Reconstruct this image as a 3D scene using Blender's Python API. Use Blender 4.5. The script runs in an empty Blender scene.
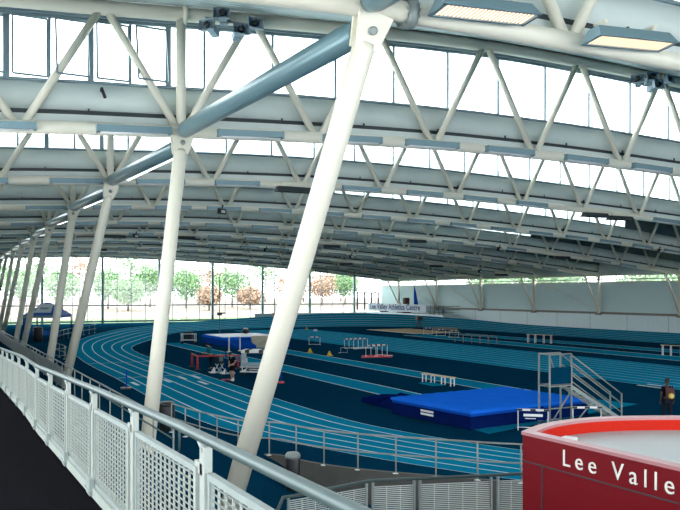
import bpy, math, random
from mathutils import Vector, Matrix
random.seed(7)
S = bpy.context.scene
COL = S.collection
# ------------------------------------------------------------------ camera, world, sun, exposure
EYE = 5.3
cd = bpy.data.cameras.new('camera'); cam = bpy.data.objects.new('camera', cd); COL.objects.link(cam)
cam.location = (0, 0, EYE); cam.rotation_euler = (math.pi/2, 0, -math.atan(0.5))
cd.sensor_width = 36; cd.lens = 780/680*36; cd.shift_y = 38/680; cd.clip_start = .05; cd.clip_end = 2000
S.camera = cam
w = bpy.data.worlds.new('world'); S.world = w; w.use_nodes = True
nt = w.node_tree; nt.nodes.clear()
bgn = nt.nodes.new('ShaderNodeBackground'); wo = nt.nodes.new('ShaderNodeOutputWorld')
bgn.inputs[0].default_value = (.93, .97, 1.0, 1); bgn.inputs[1].default_value = 5.0
nt.links.new(bgn.outputs[0], wo.inputs[0])
sd = bpy.data.lights.new('sun', 'SUN'); sd.energy = 2.0; sd.angle = math.radians(12); sd.color = (1, .97, .9)
sun = bpy.data.objects.new('sun', sd); COL.objects.link(sun); sun.rotation_euler = (math.radians(48), 0, math.radians(-60)); sun.location = (0, 0, 60)
S.view_settings.view_transform = 'Standard'; S.view_settings.look = 'None'
S.view_settings.gamma = 1; S.view_settings.exposure = 0.62; S.view_settings.use_curve_mapping = False
S.cycles.max_bounces = 8; S.cycles.diffuse_bounces = 5; S.cycles.transparent_max_bounces = 24
S.cycles.sample_clamp_indirect = 6; S.cycles.use_denoising = True

# ------------------------------------------------------------------ helpers
def G(px, py, z=0.0):
    """a ground point (at height z) from where the photo shows it"""
    Z = 780*(EYE-z)/(py-293); X = (px-340)/780*Z
    return (X*.8944+Z*.4472, Z*.8944-X*.4472, z)
def V(*a): return Vector(a)
class MB:
    def __init__(s): s.v=[]; s.f=[]; s.sm=[]; s.uv=None
    def add(s, vs, fs, smooth=False):
        o=len(s.v); s.v += [tuple(p) for p in vs]; s.f += [tuple(i+o for i in f) for f in fs]; s.sm += [smooth]*len(fs); return s
    def box(s, a, b):
        x0,y0,z0=a; x1,y1,z1=b
        return s.add([(x0,y0,z0),(x1,y0,z0),(x1,y1,z0),(x0,y1,z0),(x0,y0,z1),(x1,y0,z1),(x1,y1,z1),(x0,y1,z1)],
              [(0,3,2,1),(4,5,6,7),(0,1,5,4),(1,2,6,5),(2,3,7,6),(3,0,4,7)])
    def cb(s, c, d, R=None):
        h=[x/2 for x in d]; vs=[Vector((sx*h[0],sy*h[1],sz*h[2])) for sz in(-1,1) for sx,sy in((-1,-1),(1,-1),(1,1),(-1,1))]
        if R: vs=[R@v for v in vs]
        c=Vector(c); return s.add([c+v for v in vs],[(0,3,2,1),(4,5,6,7),(0,1,5,4),(1,2,6,5),(2,3,7,6),(3,0,4,7)])
    def bar(s, p, q, wd, ht):     # rectangular bar between two points
        p=Vector(p);q=Vector(q);d=(q-p).normalized(); u=Vector((0,0,1)) if abs(d.z)<.95 else Vector((1,0,0))
        a=d.cross(u).normalized()*wd/2; b=a.cross(d).normalized()*ht/2
        vs=[p-a-b,p+a-b,p+a+b,p-a+b,q-a-b,q+a-b,q+a+b,q-a+b]
        return s.add(vs,[(0,3,2,1),(4,5,6,7),(0,1,5,4),(1,2,6,5),(2,3,7,6),(3,0,4,7)])
    def tube(s, pts, r, n=10, caps=True):
        pts=[Vector(p) for p in pts]; rr=r if isinstance(r,(list,tuple)) else [r]*len(pts)
        ref=None; vs=[]
        for i,p in enumerate(pts):
            d=(pts[min(i+1,len(pts)-1)]-pts[max(i-1,0)]).normalized()
            if ref is None: ref=d.cross(Vector((0,0,1)) if abs(d.z)<.9 else Vector((1,0,0))).normalized()
            ref=(ref-d*ref.dot(d)).normalized(); b=d.cross(ref)
            for k in range(n):
                t=2*math.pi*k/n; vs.append(p+(ref*math.cos(t)+b*math.sin(t))*rr[i])
        fs=[(i*n+k,i*n+(k+1)%n,(i+1)*n+(k+1)%n,(i+1)*n+k) for i in range(len(pts)-1) for k in range(n)]
        s.add(vs,fs,True)
        if caps:
            o=len(s.v)-len(vs); L=(len(pts)-1)*n
            s.f.append(tuple(o+k for k in reversed(range(n)))); s.sm.append(False)
            s.f.append(tuple(o+L+k for k in range(n))); s.sm.append(False)
        return s
    def lathe(s, prof, c=(0,0,0), n=20, axis=None):
        vs=[];c=Vector(c); R=Vector((0,0,1)).rotation_difference(Vector(axis).normalized()).to_matrix() if axis else None
        for r,z in prof:
            for k in range(n):
                t=2*math.pi*k/n; v=Vector((r*math.cos(t),r*math.sin(t),z)); vs.append(c+(R@v if R else v))
        m=len(prof)
        s.add(vs,[(i*n+k,i*n+(k+1)%n,(i+1)*n+(k+1)%n,(i+1)*n+k) for i in range(m-1) for k in range(n)],True)
        o=len(s.v)-len(vs)
        if prof[0][0]>1e-4: s.f.append(tuple(o+k for k in reversed(range(n)))); s.sm.append(False)
        if prof[-1][0]>1e-4: s.f.append(tuple(o+(m-1)*n+k for k in range(n))); s.sm.append(False)
        return s
    def prism(s, poly, z0, z1):
        n=len(poly); vs=[(p[0],p[1],z0) for p in poly]+[(p[0],p[1],z1) for p in poly]
        return s.add(vs,[tuple(reversed(range(n))),tuple(range(n,2*n))]+[(i,(i+1)%n,n+(i+1)%n,n+i) for i in range(n)])
    def build(s, name, m, parent=None, label=None, bevel=0):
        me=bpy.data.meshes.new(name); me.from_pydata(s.v,[],s.f); me.update()
        me.polygons.foreach_set('use_smooth', s.sm)
        if s.uv:
            ul=me.uv_layers.new(name='UVMap')
            for l in me.loops: ul.data[l.index].uv=s.uv[l.vertex_index]
        me.materials.append(m)
        o=bpy.data.objects.new(name,me); COL.objects.link(o)
        if parent: o.parent=parent
        if label: o['label']=label
        if bevel:
            b=o.modifiers.new('bevel','BEVEL'); b.width=bevel; b.segments=2; b.limit_method='ANGLE'
        return o
def empty(name, loc=(0,0,0), rz=0):
    o=bpy.data.objects.new(name,None); COL.objects.link(o); o.location=loc; o.rotation_euler=(0,0,rz); o.empty_display_size=.2; return o
def tag(o,label=None,cat=None,group=None,kind=None):
    if label: o['label']=label
    if cat: o['category']=cat
    if group: o['group']=group
    if kind: o['kind']=kind
    return o
def thing(name,label,cat,loc=(0,0,0),rz=0,group=None): return tag(empty(name,loc,rz),label,cat,group)
def copy_tree(o,parent=None):
    c=o.copy(); COL.objects.link(c)
    if parent: c.parent=parent
    for ch in list(o.children): copy_tree(ch,c)
    return c
def mat(name,col,rough=.6,metal=0,var=0.0,scale=6,bump=0.0,emit=None,es=0,spec=.5,bscale=None):
    if 'rubber' in name or 'fabric' in name: spec=0; rough=1
    m=bpy.data.materials.new(name); m.use_nodes=True; t=m.node_tree; b=t.nodes['Principled BSDF']
    b.inputs['Base Color'].default_value=(*col,1); b.inputs['Roughness'].default_value=rough; b.inputs['Metallic'].default_value=metal
    b.inputs['Specular IOR Level'].default_value=spec
    tc=t.nodes.new('ShaderNodeTexCoord'); nz=t.nodes.new('ShaderNodeTexNoise'); nz.inputs['Scale'].default_value=scale; nz.inputs['Detail'].default_value=4
    t.links.new(tc.outputs['Object'],nz.inputs['Vector'])
    mx=t.nodes.new('ShaderNodeMix'); mx.data_type='RGBA'
    mx.inputs[6].default_value=(*[c*(1-var) for c in col],1); mx.inputs[7].default_value=(*[min(1,c*(1+var)) for c in col],1)
    t.links.new(nz.outputs[0],mx.inputs[0]); t.links.new(mx.outputs[2],b.inputs['Base Color'])
    if bump:
        n2=t.nodes.new('ShaderNodeTexNoise'); n2.inputs['Scale'].default_value=bscale or scale*4; t.links.new(tc.outputs['Object'],n2.inputs['Vector'])
        bp=t.nodes.new('ShaderNodeBump'); bp.inputs['Strength'].default_value=bump; bp.inputs['Distance'].default_value=.02
        t.links.new(n2.outputs[0],bp.inputs['Height']); t.links.new(bp.outputs[0],b.inputs['Normal'])
    if emit: b.inputs['Emission Color'].default_value=(*emit,1); b.inputs['Emission Strength'].default_value=es
    return m
M={}
M['steel_white']=mat('painted_white_steel',(.70,.68,.57),.42,0,.04,2)
M['tie']=mat('grey_blue_steel',(.13,.23,.26),.3,.2,.08,2)
M['duct']=mat('white_duct',(.58,.64,.62),.5,0,.05,2)
M['dark']=mat('dark_metal',(.035,.045,.05),.5,.3,.1,5)
M['panel']=mat('grey_upstand',(.60,.68,.65),.6,0,.08,1.2)
M['frame']=mat('window_frame_grey',(.22,.30,.34),.4,.4,.05,3)
M['frame_green']=mat('glazing_post',(.25,.36,.36),.45,.1,.05,3)
M['galv']=mat('galvanised_steel',(.24,.28,.27),.5,.2,.15,9,.05)
M['galv_light']=mat('galvanised_plate',(.27,.30,.275),.55,.1,.14,7,.08)
M['rail']=mat('brushed_rail',(.06,.092,.092),.45,.3,.12,8)
M['deck']=mat('dark_deck_rubber',(.007,.007,.0085),.85,0,.3,14,.3)
M['navy']=mat('navy_rubber',(.002,.037,.078),.75,0,.16,1.5,.12,bscale=60)
M['teal']=mat('teal_rubber',(.006,.215,.36),.7,0,.08,1.5,.1,bscale=60)
M['line']=mat('line_paint',(.55,.72,.75),.6)
M['concrete']=mat('grey_concrete',(.085,.085,.078),.85,0,.2,3,.3)
M['white']=mat('white_plastic',(.78,.80,.80),.45,0,.04,4)
M['wall']=mat('textured_grey_wall',(.60,.76,.76),.8,0,.12,9,.4,bscale=40)
M['wall_low']=mat('pale_lower_panel',(.70,.84,.86),.6,0,.06,2)
M['brown']=mat('sill_rail_brown',(.20,.20,.17),.6,0,.1,3)
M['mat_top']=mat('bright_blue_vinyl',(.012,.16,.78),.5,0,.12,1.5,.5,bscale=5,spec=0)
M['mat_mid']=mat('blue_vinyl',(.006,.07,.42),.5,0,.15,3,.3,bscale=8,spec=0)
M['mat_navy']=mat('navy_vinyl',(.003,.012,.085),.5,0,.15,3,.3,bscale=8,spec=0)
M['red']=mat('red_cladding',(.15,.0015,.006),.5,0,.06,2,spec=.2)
M['red_in']=mat('lit_red_parapet',(.50,.018,.008),.7,0,.05,2,spec=.1)  # brighter copy of the cladding red, light on the inner faces painted in
M['coping']=mat('pale_coping',(.42,.19,.20),.35,.1,.05,3)
M['membrane']=mat('white_roof_membrane',(.48,.52,.52),.45,0,.12,.8,.1)
M['black']=mat('black_plastic',(.012,.013,.016),.45,0,.1,5)
M['cloth_black']=mat('black_fabric',(.010,.010,.014),.9,0,.3,12,.3)
M['cloth_teal']=mat('teal_fabric',(.02,.18,.25),.9,0,.2,12,.3)
M['trouser']=mat('charcoal_fabric',(.015,.017,.024),.9,0,.3,12,.3)
M['skin']=mat('skin',(.42,.22,.15),.55,0,.05,8)
M['skin_dark']=mat('skin_brown',(.045,.02,.014),.55,0,.05,8)
M['hair']=mat('dark_hair',(.012,.009,.008),.7,0,.3,30,.5)
M['sand']=mat('sand',(.42,.30,.15),.95,0,.5,3,.6)
M['sandedge']=mat('pit_border',(.58,.54,.42),.8)
M['wood']=mat('pale_bench_wood',(.60,.50,.30),.55,0,.12,6)
M['yellow']=mat('yellow_plastic',(.75,.50,.03),.5)
M['red_p']=mat('red_plastic',(.55,.02,.03),.5)
M['blue_fab']=mat('blue_canopy',(.01,.10,.45),.75,0,.1,4)
M['signw']=mat('pale_sign_board',(.50,.60,.66),.5,0,.04,2)
M['text_dark']=mat('dark_lettering',(.02,.06,.16),.5)
M['text_w']=mat('cream_lettering',(.78,.78,.70),.4)
M['grass']=mat('lawn',(.060,.13,.022),.9,0,.3,.3)
M['field']=mat('dry_field',(.17,.14,.11),.9,0,.2,.1)
M['leaf']=mat('tree_leaves',(.16,.28,.13),.8,0,.4,1.2)
M['leaf2']=mat('autumn_leaves',(.34,.24,.17),.8,0,.4,1.2)
M['bark']=mat('tree_bark',(.12,.09,.06),.9,0,.2,3)
M['brown_b']=mat('maroon_cushion',(.07,.014,.014),.7,0,.2,5)
M['lampcase']=mat('lamp_housing',(.19,.30,.34),.4,.3,.06,4)
M['lampglow']=mat('warm_lamp',(.9,.6,.4),.5,emit=(1,.58,.36),es=1.9)
M['tubeglow']=mat('tube_lamp',(.9,.95,1),.5,emit=(.92,1,1),es=2.2)
M['horn']=mat('grey_horn_plastic',(.30,.40,.47),.5,0,.06,5)
# sheet metal with ribs
def ribbed(name,col,sc):
    m=mat(name,col,.5,.1,.06,1); t=m.node_tree; b=t.nodes['Principled BSDF']
    tc=t.nodes.new('ShaderNodeTexCoord'); wv=t.nodes.new('ShaderNodeTexWave'); wv.bands_direction='X'; wv.inputs['Scale'].default_value=sc
    t.links.new(tc.outputs['Object'],wv.inputs['Vector']); bp=t.nodes.new('ShaderNodeBump'); bp.inputs['Strength'].default_value=.7; bp.inputs['Distance'].default_value=.05
    t.links.new(wv.outputs[0],bp.inputs['Height']); t.links.new(bp.outputs[0],b.inputs['Normal']); return m
M['cladding']=mat('dark_cladding',(.12,.15,.15),.7)
M['soffit']=ribbed('ribbed_roof_deck',(.30,.38,.38),1.2)
def glass():
    m=bpy.data.materials.new('window_glass'); m.use_nodes=True; t=m.node_tree; t.nodes.clear()
    a=t.nodes.new('ShaderNodeBsdfTransparent'); a.inputs[0].default_value=(.96,.98,.98,1)
    g=t.nodes.new('ShaderNodeBsdfGlossy'); g.inputs['Roughness'].default_value=.05
    mx=t.nodes.new('ShaderNodeMixShader'); mx.inputs[0].default_value=.06; o=t.nodes.new('ShaderNodeOutputMaterial')
    t.links.new(a.outputs[0],mx.inputs[1]); t.links.new(g.outputs[0],mx.inputs[2]); t.links.new(mx.outputs[0],o.inputs[0]); return m
M['glass']=glass()
def lanes(name,base,line,half):
    """rubber with painted lines where the UV v coordinate passes a whole number"""
    m=mat(name,base,.7,0,.08,.8,.1,bscale=60); t=m.node_tree; b=t.nodes['Principled BSDF']
    src=b.inputs['Base Color'].links[0].from_socket
    uv=t.nodes.new('ShaderNodeUVMap'); sp=t.nodes.new('ShaderNodeSeparateXYZ'); t.links.new(uv.outputs[0],sp.inputs[0])
    r=t.nodes.new('ShaderNodeMath'); r.operation='PINGPONG'; r.inputs[1].default_value=.5; t.links.new(sp.outputs[1],r.inputs[0])
    c=t.nodes.new('ShaderNodeMath'); c.operation='LESS_THAN'; c.inputs[1].default_value=half; t.links.new(r.outputs[0],c.inputs[0])
    mx=t.nodes.new('ShaderNodeMix'); mx.data_type='RGBA'; t.links.new(c.outputs[0],mx.inputs[0]); t.links.new(src,mx.inputs[6]); mx.inputs[7].default_value=(*line,1)
    t.links.new(mx.outputs[2],b.inputs['Base Color']); return m
M['lanes']=lanes('lane_rubber',(.006,.215,.36),(.60,.78,.80),.045)
M['sprint']=lanes('sprint_rubber',(.006,.215,.36),(.30,.50,.58),.04)
def text_mesh(name,s,size,ext,m,parent,loc,rot,sp=1.12,ofs=0):
    cu=bpy.data.curves.new(name,'FONT'); cu.body=s; cu.size=size; cu.extrude=ext; cu.space_character=sp; cu.offset=ofs
    o=bpy.data.objects.new(name,cu); COL.objects.link(o); bpy.context.view_layer.update()
    me=bpy.data.meshes.new_from_object(o.evaluated_get(bpy.context.evaluated_depsgraph_get())); me.name=name
    bpy.data.objects.remove(o); me.materials.clear(); me.materials.append(m)
    r=bpy.data.objects.new(name,me); COL.objects.link(r); r.parent=parent; r.location=loc; r.rotation_euler=rot; return r
def spline(P,n=8):
    out=[]; P=[Vector(p) for p in P]
    for i in range(len(P)-1):
        a=P[max(i-1,0)];b=P[i];c=P[i+1];d=P[min(i+2,len(P)-1)]
        for k in range(n):
            t=k/n; out.append(.5*((2*b)+(c-a)*t+(2*a-5*b+4*c-d)*t*t+(3*b-a-3*c+d)*t**3))
    out.append(P[-1]); return out

ORD=['first','second','third','fourth','fifth','sixth','seventh','eighth','ninth','tenth','eleventh']
BAY=13.3; WALL=80.0; ENDU=141.0; LEFT=-3.6
ZT=[(-12,3.9),(-6,4.62),(2,5.27),(7,5.56),(12,5.82),(18,6.02),(23,6.04),(28,5.97),(37,5.68),(47,5.18),(56,4.6),(64,3.9),(72,3.1),(82,2.1),(92,1.2)]
def zb(x):      # centre of a truss's bottom chord
    T=ZT
    i=0
    while i<len(T)-3 and x>T[i+2][0]: i+=1
    i=max(0,min(i,len(T)-4)); (x0,y0),(x1,y1),(x2,y2),(x3,y3)=T[i:i+4]
    m1=(y2-y0)/(x2-x0); m2=(y3-y1)/(x3-x1); h=x2-x1; t=(x-x1)/h
    if t<0: return EYE+y1+m1*(x-x1)
    if t>1: return EYE+y2+m2*(x-x2)
    return EYE+(2*t**3-3*t*t+1)*y1+(t**3-2*t*t+t)*h*m1+(-2*t**3+3*t*t)*y2+(t**3-t*t)*h*m2
def dep(x): return 4.0+.38*min(1,max(0,(x-4)/17))
def zt(x): return zb(x)+dep(x)
def zo(x,n): return -.36*min(1,max(0,(x-7)/9)) if n==1 else 0.0
# ------------------------------------------------------------------ floors
f=MB(); pit_poly=[(-4,-25),(WALL,-25),(WALL,ENDU),(-4,ENDU)]
RAILP=[G(px,py,1.08)[:2] for px,py in((171,404),(176,405.2),(200,412),(227,418),(250,421.5))]+[G(px,py)[:2] for px,py in((278,456),(304,462),(333,467),(366,471),(405,474.5),(448,478))]+[(14.3,17.1),(17.0,15.3),(20.5,13.6)]
rp=[(p.x,p.y) for p in spline([(*p,0) for p in RAILP],4)]
i0=18; low=rp[i0:]          # where the concourse floor starts to drop away
main=[(-4,36),(-4,ENDU),(WALL,ENDU),(WALL,-25),(20.5,-25)]+list(reversed(low))+[(6.5,26.5),(5.0,30)]
f.add([(a,b,0) for a,b in main],[tuple(reversed(range(len(main))))]).build('floor',M['navy'])['kind']='structure'
f=MB(); nlow=[(-4,36),(5.0,30),(6.5,26.5)]+low+[(20.5,-25),(-4,-25)]
def lowz(i,p):
    if i<3: return 0
    k=i-3; return -min(1,k/9)*.97 if k<len(low) else -.97
vs=[(a,b,lowz(i,(a,b))) for i,(a,b) in enumerate(nlow)]
c=(3,8,-.97); vs.append(c); n=len(nlow)
f.add(vs,[(i,n,(i+1)%n) for i in range(n)]).build('floor_concourse',M['navy'])['kind']='structure'
f=MB()
for k,(a,b) in enumerate(low[:-1]):
    a2,b2=low[k+1]; z1=lowz(k+3,0); z2=lowz(k+4,0)
    f.add([(a,b,z1-.05),(a2,b2,z2-.05),(a2,b2,.03),(a,b,.03),(a+.10,b+.10,.03),(a2+.10,b2+.10,.03)],[(0,1,2,3),(3,2,5,4)])
f.build('wall_kerb',M['concrete'])['kind']='structure'

# 200 m oval, banked at the far end.  inner / outer edge with heights
INN=[(14.7,50,0),(14.7,62,0),(15,71,0),(16,77.5,0),(19,85.5,0),(24,97,0),(29,105,0),(38,110,0),(48,111,0),(58,109.5,0),(64,103,0),(66.8,93,0),(67.3,80,0),(67.3,55,0),(67.3,32,0)]
OUT=[(9.2,50,0),(9.2,62,0),(10.0,74.6,.05),(12.3,88,.1),(16,99,.2),(21,108,.45),(28,114.5,.65),(38,119,1.05),(48,120.3,1.45),(60,118,1.85),(67.5,110,1.7),(71.5,99,1.25),(73,84,.8),(73,55,.8),(73,32,.8)]
for k in range(1,13):
    a=math.pi*(k/12); r=26.3; INN.append((41+r*math.cos(a),32-r*math.sin(a),0)); r=30.3+1.5*max(0,(k-10.6)/1.4); OUT.append((41+r*math.cos(a),32-r*math.sin(a),.8*max(0,1-k/8)))
INN.append((14.7,50,0)); OUT.append((9.2,50,0))
a=spline(INN,6); b=spline(OUT,6)
tr=MB(); tr.uv=[]
L=6
for i,(p,q) in enumerate(zip(a,b)):
    for j in range(L+1):
        v=p.lerp(q,j/L); v.z=p.z+(q.z-p.z)*(j/L)**1.25+.012; tr.v.append(tuple(v)); tr.uv.append((i,j+ (.0 if j else 0)))
for i in range(len(a)-1):
    for j in range(L): tr.f.append((i*(L+1)+j,i*(L+1)+j+1,(i+1)*(L+1)+j+1,(i+1)*(L+1)+j)); tr.sm.append(True)
tr.build('floor_oval_track',M['lanes'])['kind']='structure'
sk=MB()
for i in range(len(b)-1):
    p,q=b[i],b[i+1]
    if max(p.z,q.z)>.02: sk.add([(p.x,p.y,0),(q.x,q.y,0),(q.x,q.y,q.z+.012),(p.x,p.y,p.z+.012)],[(0,1,2,3)])
sk.build('wall_track_bank',M['navy'])['kind']='structure'
def strip(name,w0,w1,u0,u1,n,m):
    s=MB(); s.add([(w0,u0,.008),(w1,u0,.008),(w1,u1,.008),(w0,u1,.008)],[(0,1,2,3)]); s.uv=[(0,0),(0,n),(1,n),(1,0)]
    s.build(name,m)['kind']='structure'
strip('floor_sprint_straight',35.7,47.0,10,105,9,M['sprint'])
strip('floor_runway',20.0,22.1,34.5,82,1,M['lanes'])
strip('floor_runway',26.2,28.3,33,88,1,M['lanes'])
strip('floor_runway',50.8,54.4,20,84,1,M['lanes'])
strip('floor_runway',57.5,60.5,20,84,1,M['lanes'])
s=MB(); s.add([(18.1,23.7,.010),(29.3,26.9,.010),(27.5,34,.010),(18.5,31.5,.010)],[(0,1,2,3)]); s.build('floor_jump_apron',M['teal'])['kind']='structure'
# relay / start marks painted on the near straight
s=MB()
for (px,py) in [(135,384),(167,381),(182,378),(196,377),(152,380),(203,383),(660,386),(650,387)]:
    x,y,_=G(px,py); s.add([(x-.12,y-.9,.02),(x+.12,y-.9,.02),(x+.12,y+.9,.02),(x-.12,y+.9,.02)],[(0,1,2,3)])
for u in (49.5,60.5): s.add([(9.3,u,.018),(14.6,u,.018),(14.6,u+.09,.018),(9.3,u+.09,.018)],[(0,1,2,3)])
s.build('trim_track_marks',M['line'])['kind']='structure'
# sand pit
s=MB(); s.box((53.8,86,0),(61,99,.03)); s.build('trim_pit_border',M['sandedge'])['kind']='structure'
s=MB(); s.box((54.4,86.6,.03),(60.4,98.4,.055)); o=s.build('sand',M['sand']); tag(o,'brown sand filling the long jump pit at the far side','sand',kind='stuff')

# ------------------------------------------------------------------ side wall, end glazing, left wall
def struct(mb,name,m,parent=None,**k):
    o=mb.build(name,m,parent,**k)
    if not parent: o['kind']='structure'
    return o
m_=MB()
m_.box((WALL,-25,2.7),(WALL+.3,ENDU,6.75)); struct(m_,'wall_right',M['wall'])
m_=MB(); m_.box((WALL-.02,-25,0),(WALL+.25,ENDU,2.5)); lw=struct(m_,'wall_right_base',M['wall_low'])
m_=MB()
for k in range(-1,22): m_.box((WALL-.04,k*6.65+2,0),(WALL-.015,k*6.65+2.05,2.5))
m_.build('joint',M['frame'],lw)
m_=MB(); m_.box((WALL-.25,-25,2.42),(WALL+.1,ENDU,2.72)); struct(m_,'trim_1',M['brown'])
wn=empty('window_1'); wn['kind']='structure'
m_=MB(); m_.box((WALL-.05,-25,6.7),(WALL+.2,ENDU,6.85)); m_.box((WALL-.05,-25,7.6),(WALL+.2,ENDU,7.75))
for k in range(-10,55): m_.box((WALL,k*2.66-.04,6.8),(WALL+.12,k*2.66+.04,7.6))
m_.tube([(WALL-.35,-25,7.15),(WALL-.35,ENDU,7.15)],.07,8)
m_.build('window_frame',M['steel_white'],wn)
m_=MB(); m_.add([(WALL+.1,-25,6.8),(WALL+.1,ENDU,6.8),(WALL+.1,ENDU,7.65),(WALL+.1,-25,7.65)],[(0,1,2,3)]); m_.build('pane',M['glass'],wn)
m_=MB(); m_.box((WALL,-25,7.7),(WALL+.3,ENDU,13)); struct(m_,'wall_right_head',M['panel'])
# end glazing
wn=empty('window_2'); wn['kind']='structure'
posts=[4+9.95*k for k in range(8)]
for x in posts:
    m_=MB(); m_.box((x-.2,ENDU-.35,0),(x+.2,ENDU+.1,zb(x)+.6)); m_.build('glazing_post',M['frame_green'],wn)
m_=MB()
for k in range(-2,32):
    x=4+2.4875*k
    if LEFT<x<WALL: m_.box((x-.05,ENDU-.12,0),(x+.05,ENDU,zb(x)+.6))
for z,h in ((.15,.3),(3.0,.22),(5.8,.09),(8.6,.09)): m_.box((LEFT,ENDU-.14,z),(WALL,ENDU,z+h))
m_.build('window_frame',M['frame'],wn)
m_=MB(); m_.add([(LEFT,ENDU-.05,0),(WALL,ENDU-.05,0),(WALL,ENDU-.05,13),(LEFT,ENDU-.05,13)],[(0,1,2,3)]); m_.build('pane',M['glass'],wn)
dr=empty('door_1'); dr['kind']='structure'
m_=MB()
for x in (74.3,76.0,77.6,79.2): m_.box((x-.13,ENDU-.4,1.9),(x+.13,ENDU-.16,5.4))
m_.box((74.1,ENDU-.4,5.2),(79.4,ENDU-.16,5.5)); m_.build('door_frame',M['dark'],dr)
# bank plinth below the glazing at the corner
m_=MB(); m_.prism([(52,ENDU-.45),(52,ENDU-.7),(80,ENDU-.7),(80,ENDU-.45)],0,1.35); struct(m_,'trim_2',M['wall_low'])
# unseen left wall; high window added for light, walled up further on to darken
m_=MB(); m_.box((LEFT-.3,-25,-1),(LEFT,ENDU,3.4)); struct(m_,'wall_left',M['white'])
m_=MB(); m_.box((LEFT-.3,-25,8.6),(LEFT,30,13)); m_.box((LEFT-.3,30,3.4),(LEFT,ENDU,13)); struct(m_,'wall_left_head',M['white'])
wn=empty('window_3'); wn['kind']='structure'
m_=MB()
for k in range(-5,6): m_.box((LEFT-.2,k*5.2-.06,3.4),(LEFT-.05,k*5.2+.06,8.6))
m_.build('window_frame',M['frame'],wn)
m_=MB(); m_.add([(LEFT-.1,-25,3.4),(LEFT-.1,30,3.4),(LEFT-.1,30,8.6),(LEFT-.1,-25,8.6)],[(0,1,2,3)]); m_.build('pane',M['glass'],wn)

# ------------------------------------------------------------------ roof bays: sloping deck, upstand, clerestory strip
XS=[LEFT-.3+(WALL+.6-LEFT)*k/32 for k in range(33)]
def ribbon(mb,u0,z0,u1,z1,th):
    """a sheet spanning the hall between line (u0,z0(x)) and line (u1,z1(x)), th thick"""
    vs=[];fs=[]
    for x in XS: vs += [(x,u0,z0(x)),(x,u1,z1(x)),(x,u1,z1(x)+th),(x,u0,z0(x)+th)]
    n=len(XS)
    for i in range(n-1):
        o=i*4
        for a_,b_ in ((0,1),(1,2),(2,3),(3,0)): fs.append((o+a_,o+4+a_,o+4+b_,o+b_))
    fs += [(0,1,2,3),(4*n-1,4*n-2,4*n-3,4*n-4)]
    mb.add(vs,fs,True); return mb
NT=10
zb0=zb
for n in range(-1,NT+1):
    zb=lambda x,n=n:zb0(x)+zo(x,n)
    u=n*BAY; u1=u+BAY if n<NT else ENDU+.2
    zz=(lambda x:zb0(x)+zo(x,n+1)+dep(x)+.35) if n<NT else (lambda x:zb(x)+1.6)
    struct(ribbon(MB(),u+.45,lambda x:zb(x)+.78,u1+.30,zz,.22),'ceiling',M['soffit'])
    if n<0: continue
    struct(ribbon(MB(),u+.40,lambda x:zb(x)+.64,u+.46,lambda x:zb(x)+.64,.94),'trim_%d'%(n+10),M['panel'])
    cw=empty('window_%d'%(n+10)); cw['kind']='structure'
    fr=MB(); ribbon(fr,u+.34,lambda x:zb(x)+1.56,u+.48,lambda x:zb(x)+1.56,.10); ribbon(fr,u+.34,lambda x:zb(x)+dep(x)-.34,u+.48,lambda x:zb(x)+dep(x)-.34,.10)
    ribbon(fr,u+.30,lambda x:zb(x)+dep(x)-.2,u+.6,lambda x:zb(x)+dep(x)-.2,.5)
    k=0; x=LEFT
    while x<WALL:
        z=zb(x); wd=.045 if (x>7 or k%2) else .10
        fr.box((x-wd,u+.36,z+1.6),(x+wd,u+.46,z+dep(x)-.3)); x+=1.3 if x<6.9 else 2.6; k+=1
    fr.build('window_frame',M['frame'],cw)
    if n in(1,2):        # open top-hung sashes over the gallery
        x=LEFT+.1; j=0
        while x<6.2:
            z=zb(x+.6); s_=MB(); tilt=.42 if j%2 else .12
            a0=(x+.08,u+.30,z+3.6);a1=(x+1.12,u+.30,z+3.6);b0=(x+.08,u+.30-tilt,z+1.70);b1=(x+1.12,u+.30-tilt,z+1.70)
            for p,q in((a0,a1),(b0,b1),(a0,b0),(a1,b1)): s_.bar(p,q,.06,.06)
            s_.build('sash',M['frame'],cw); x+=1.3; j+=1
    if n>=1:
        cl=MB(); XS_=XS[:]; XS[:]=[x for x in XS_ if x>56]; ribbon(cl,u+.26,lambda x:zb(x)+1.5,u+.30,lambda x:zb(x)+1.5,2.8); XS[:]=XS_; struct(cl,'trim_%d'%(n+30),M['cladding'])
    pn=MB(); ribbon(pn,u+.41,lambda x:zb(x)+1.6,u+.415,lambda x:zb(x)+1.6,2.5); pn.build('pane',M['glass'],cw)

zb=zb0
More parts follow.
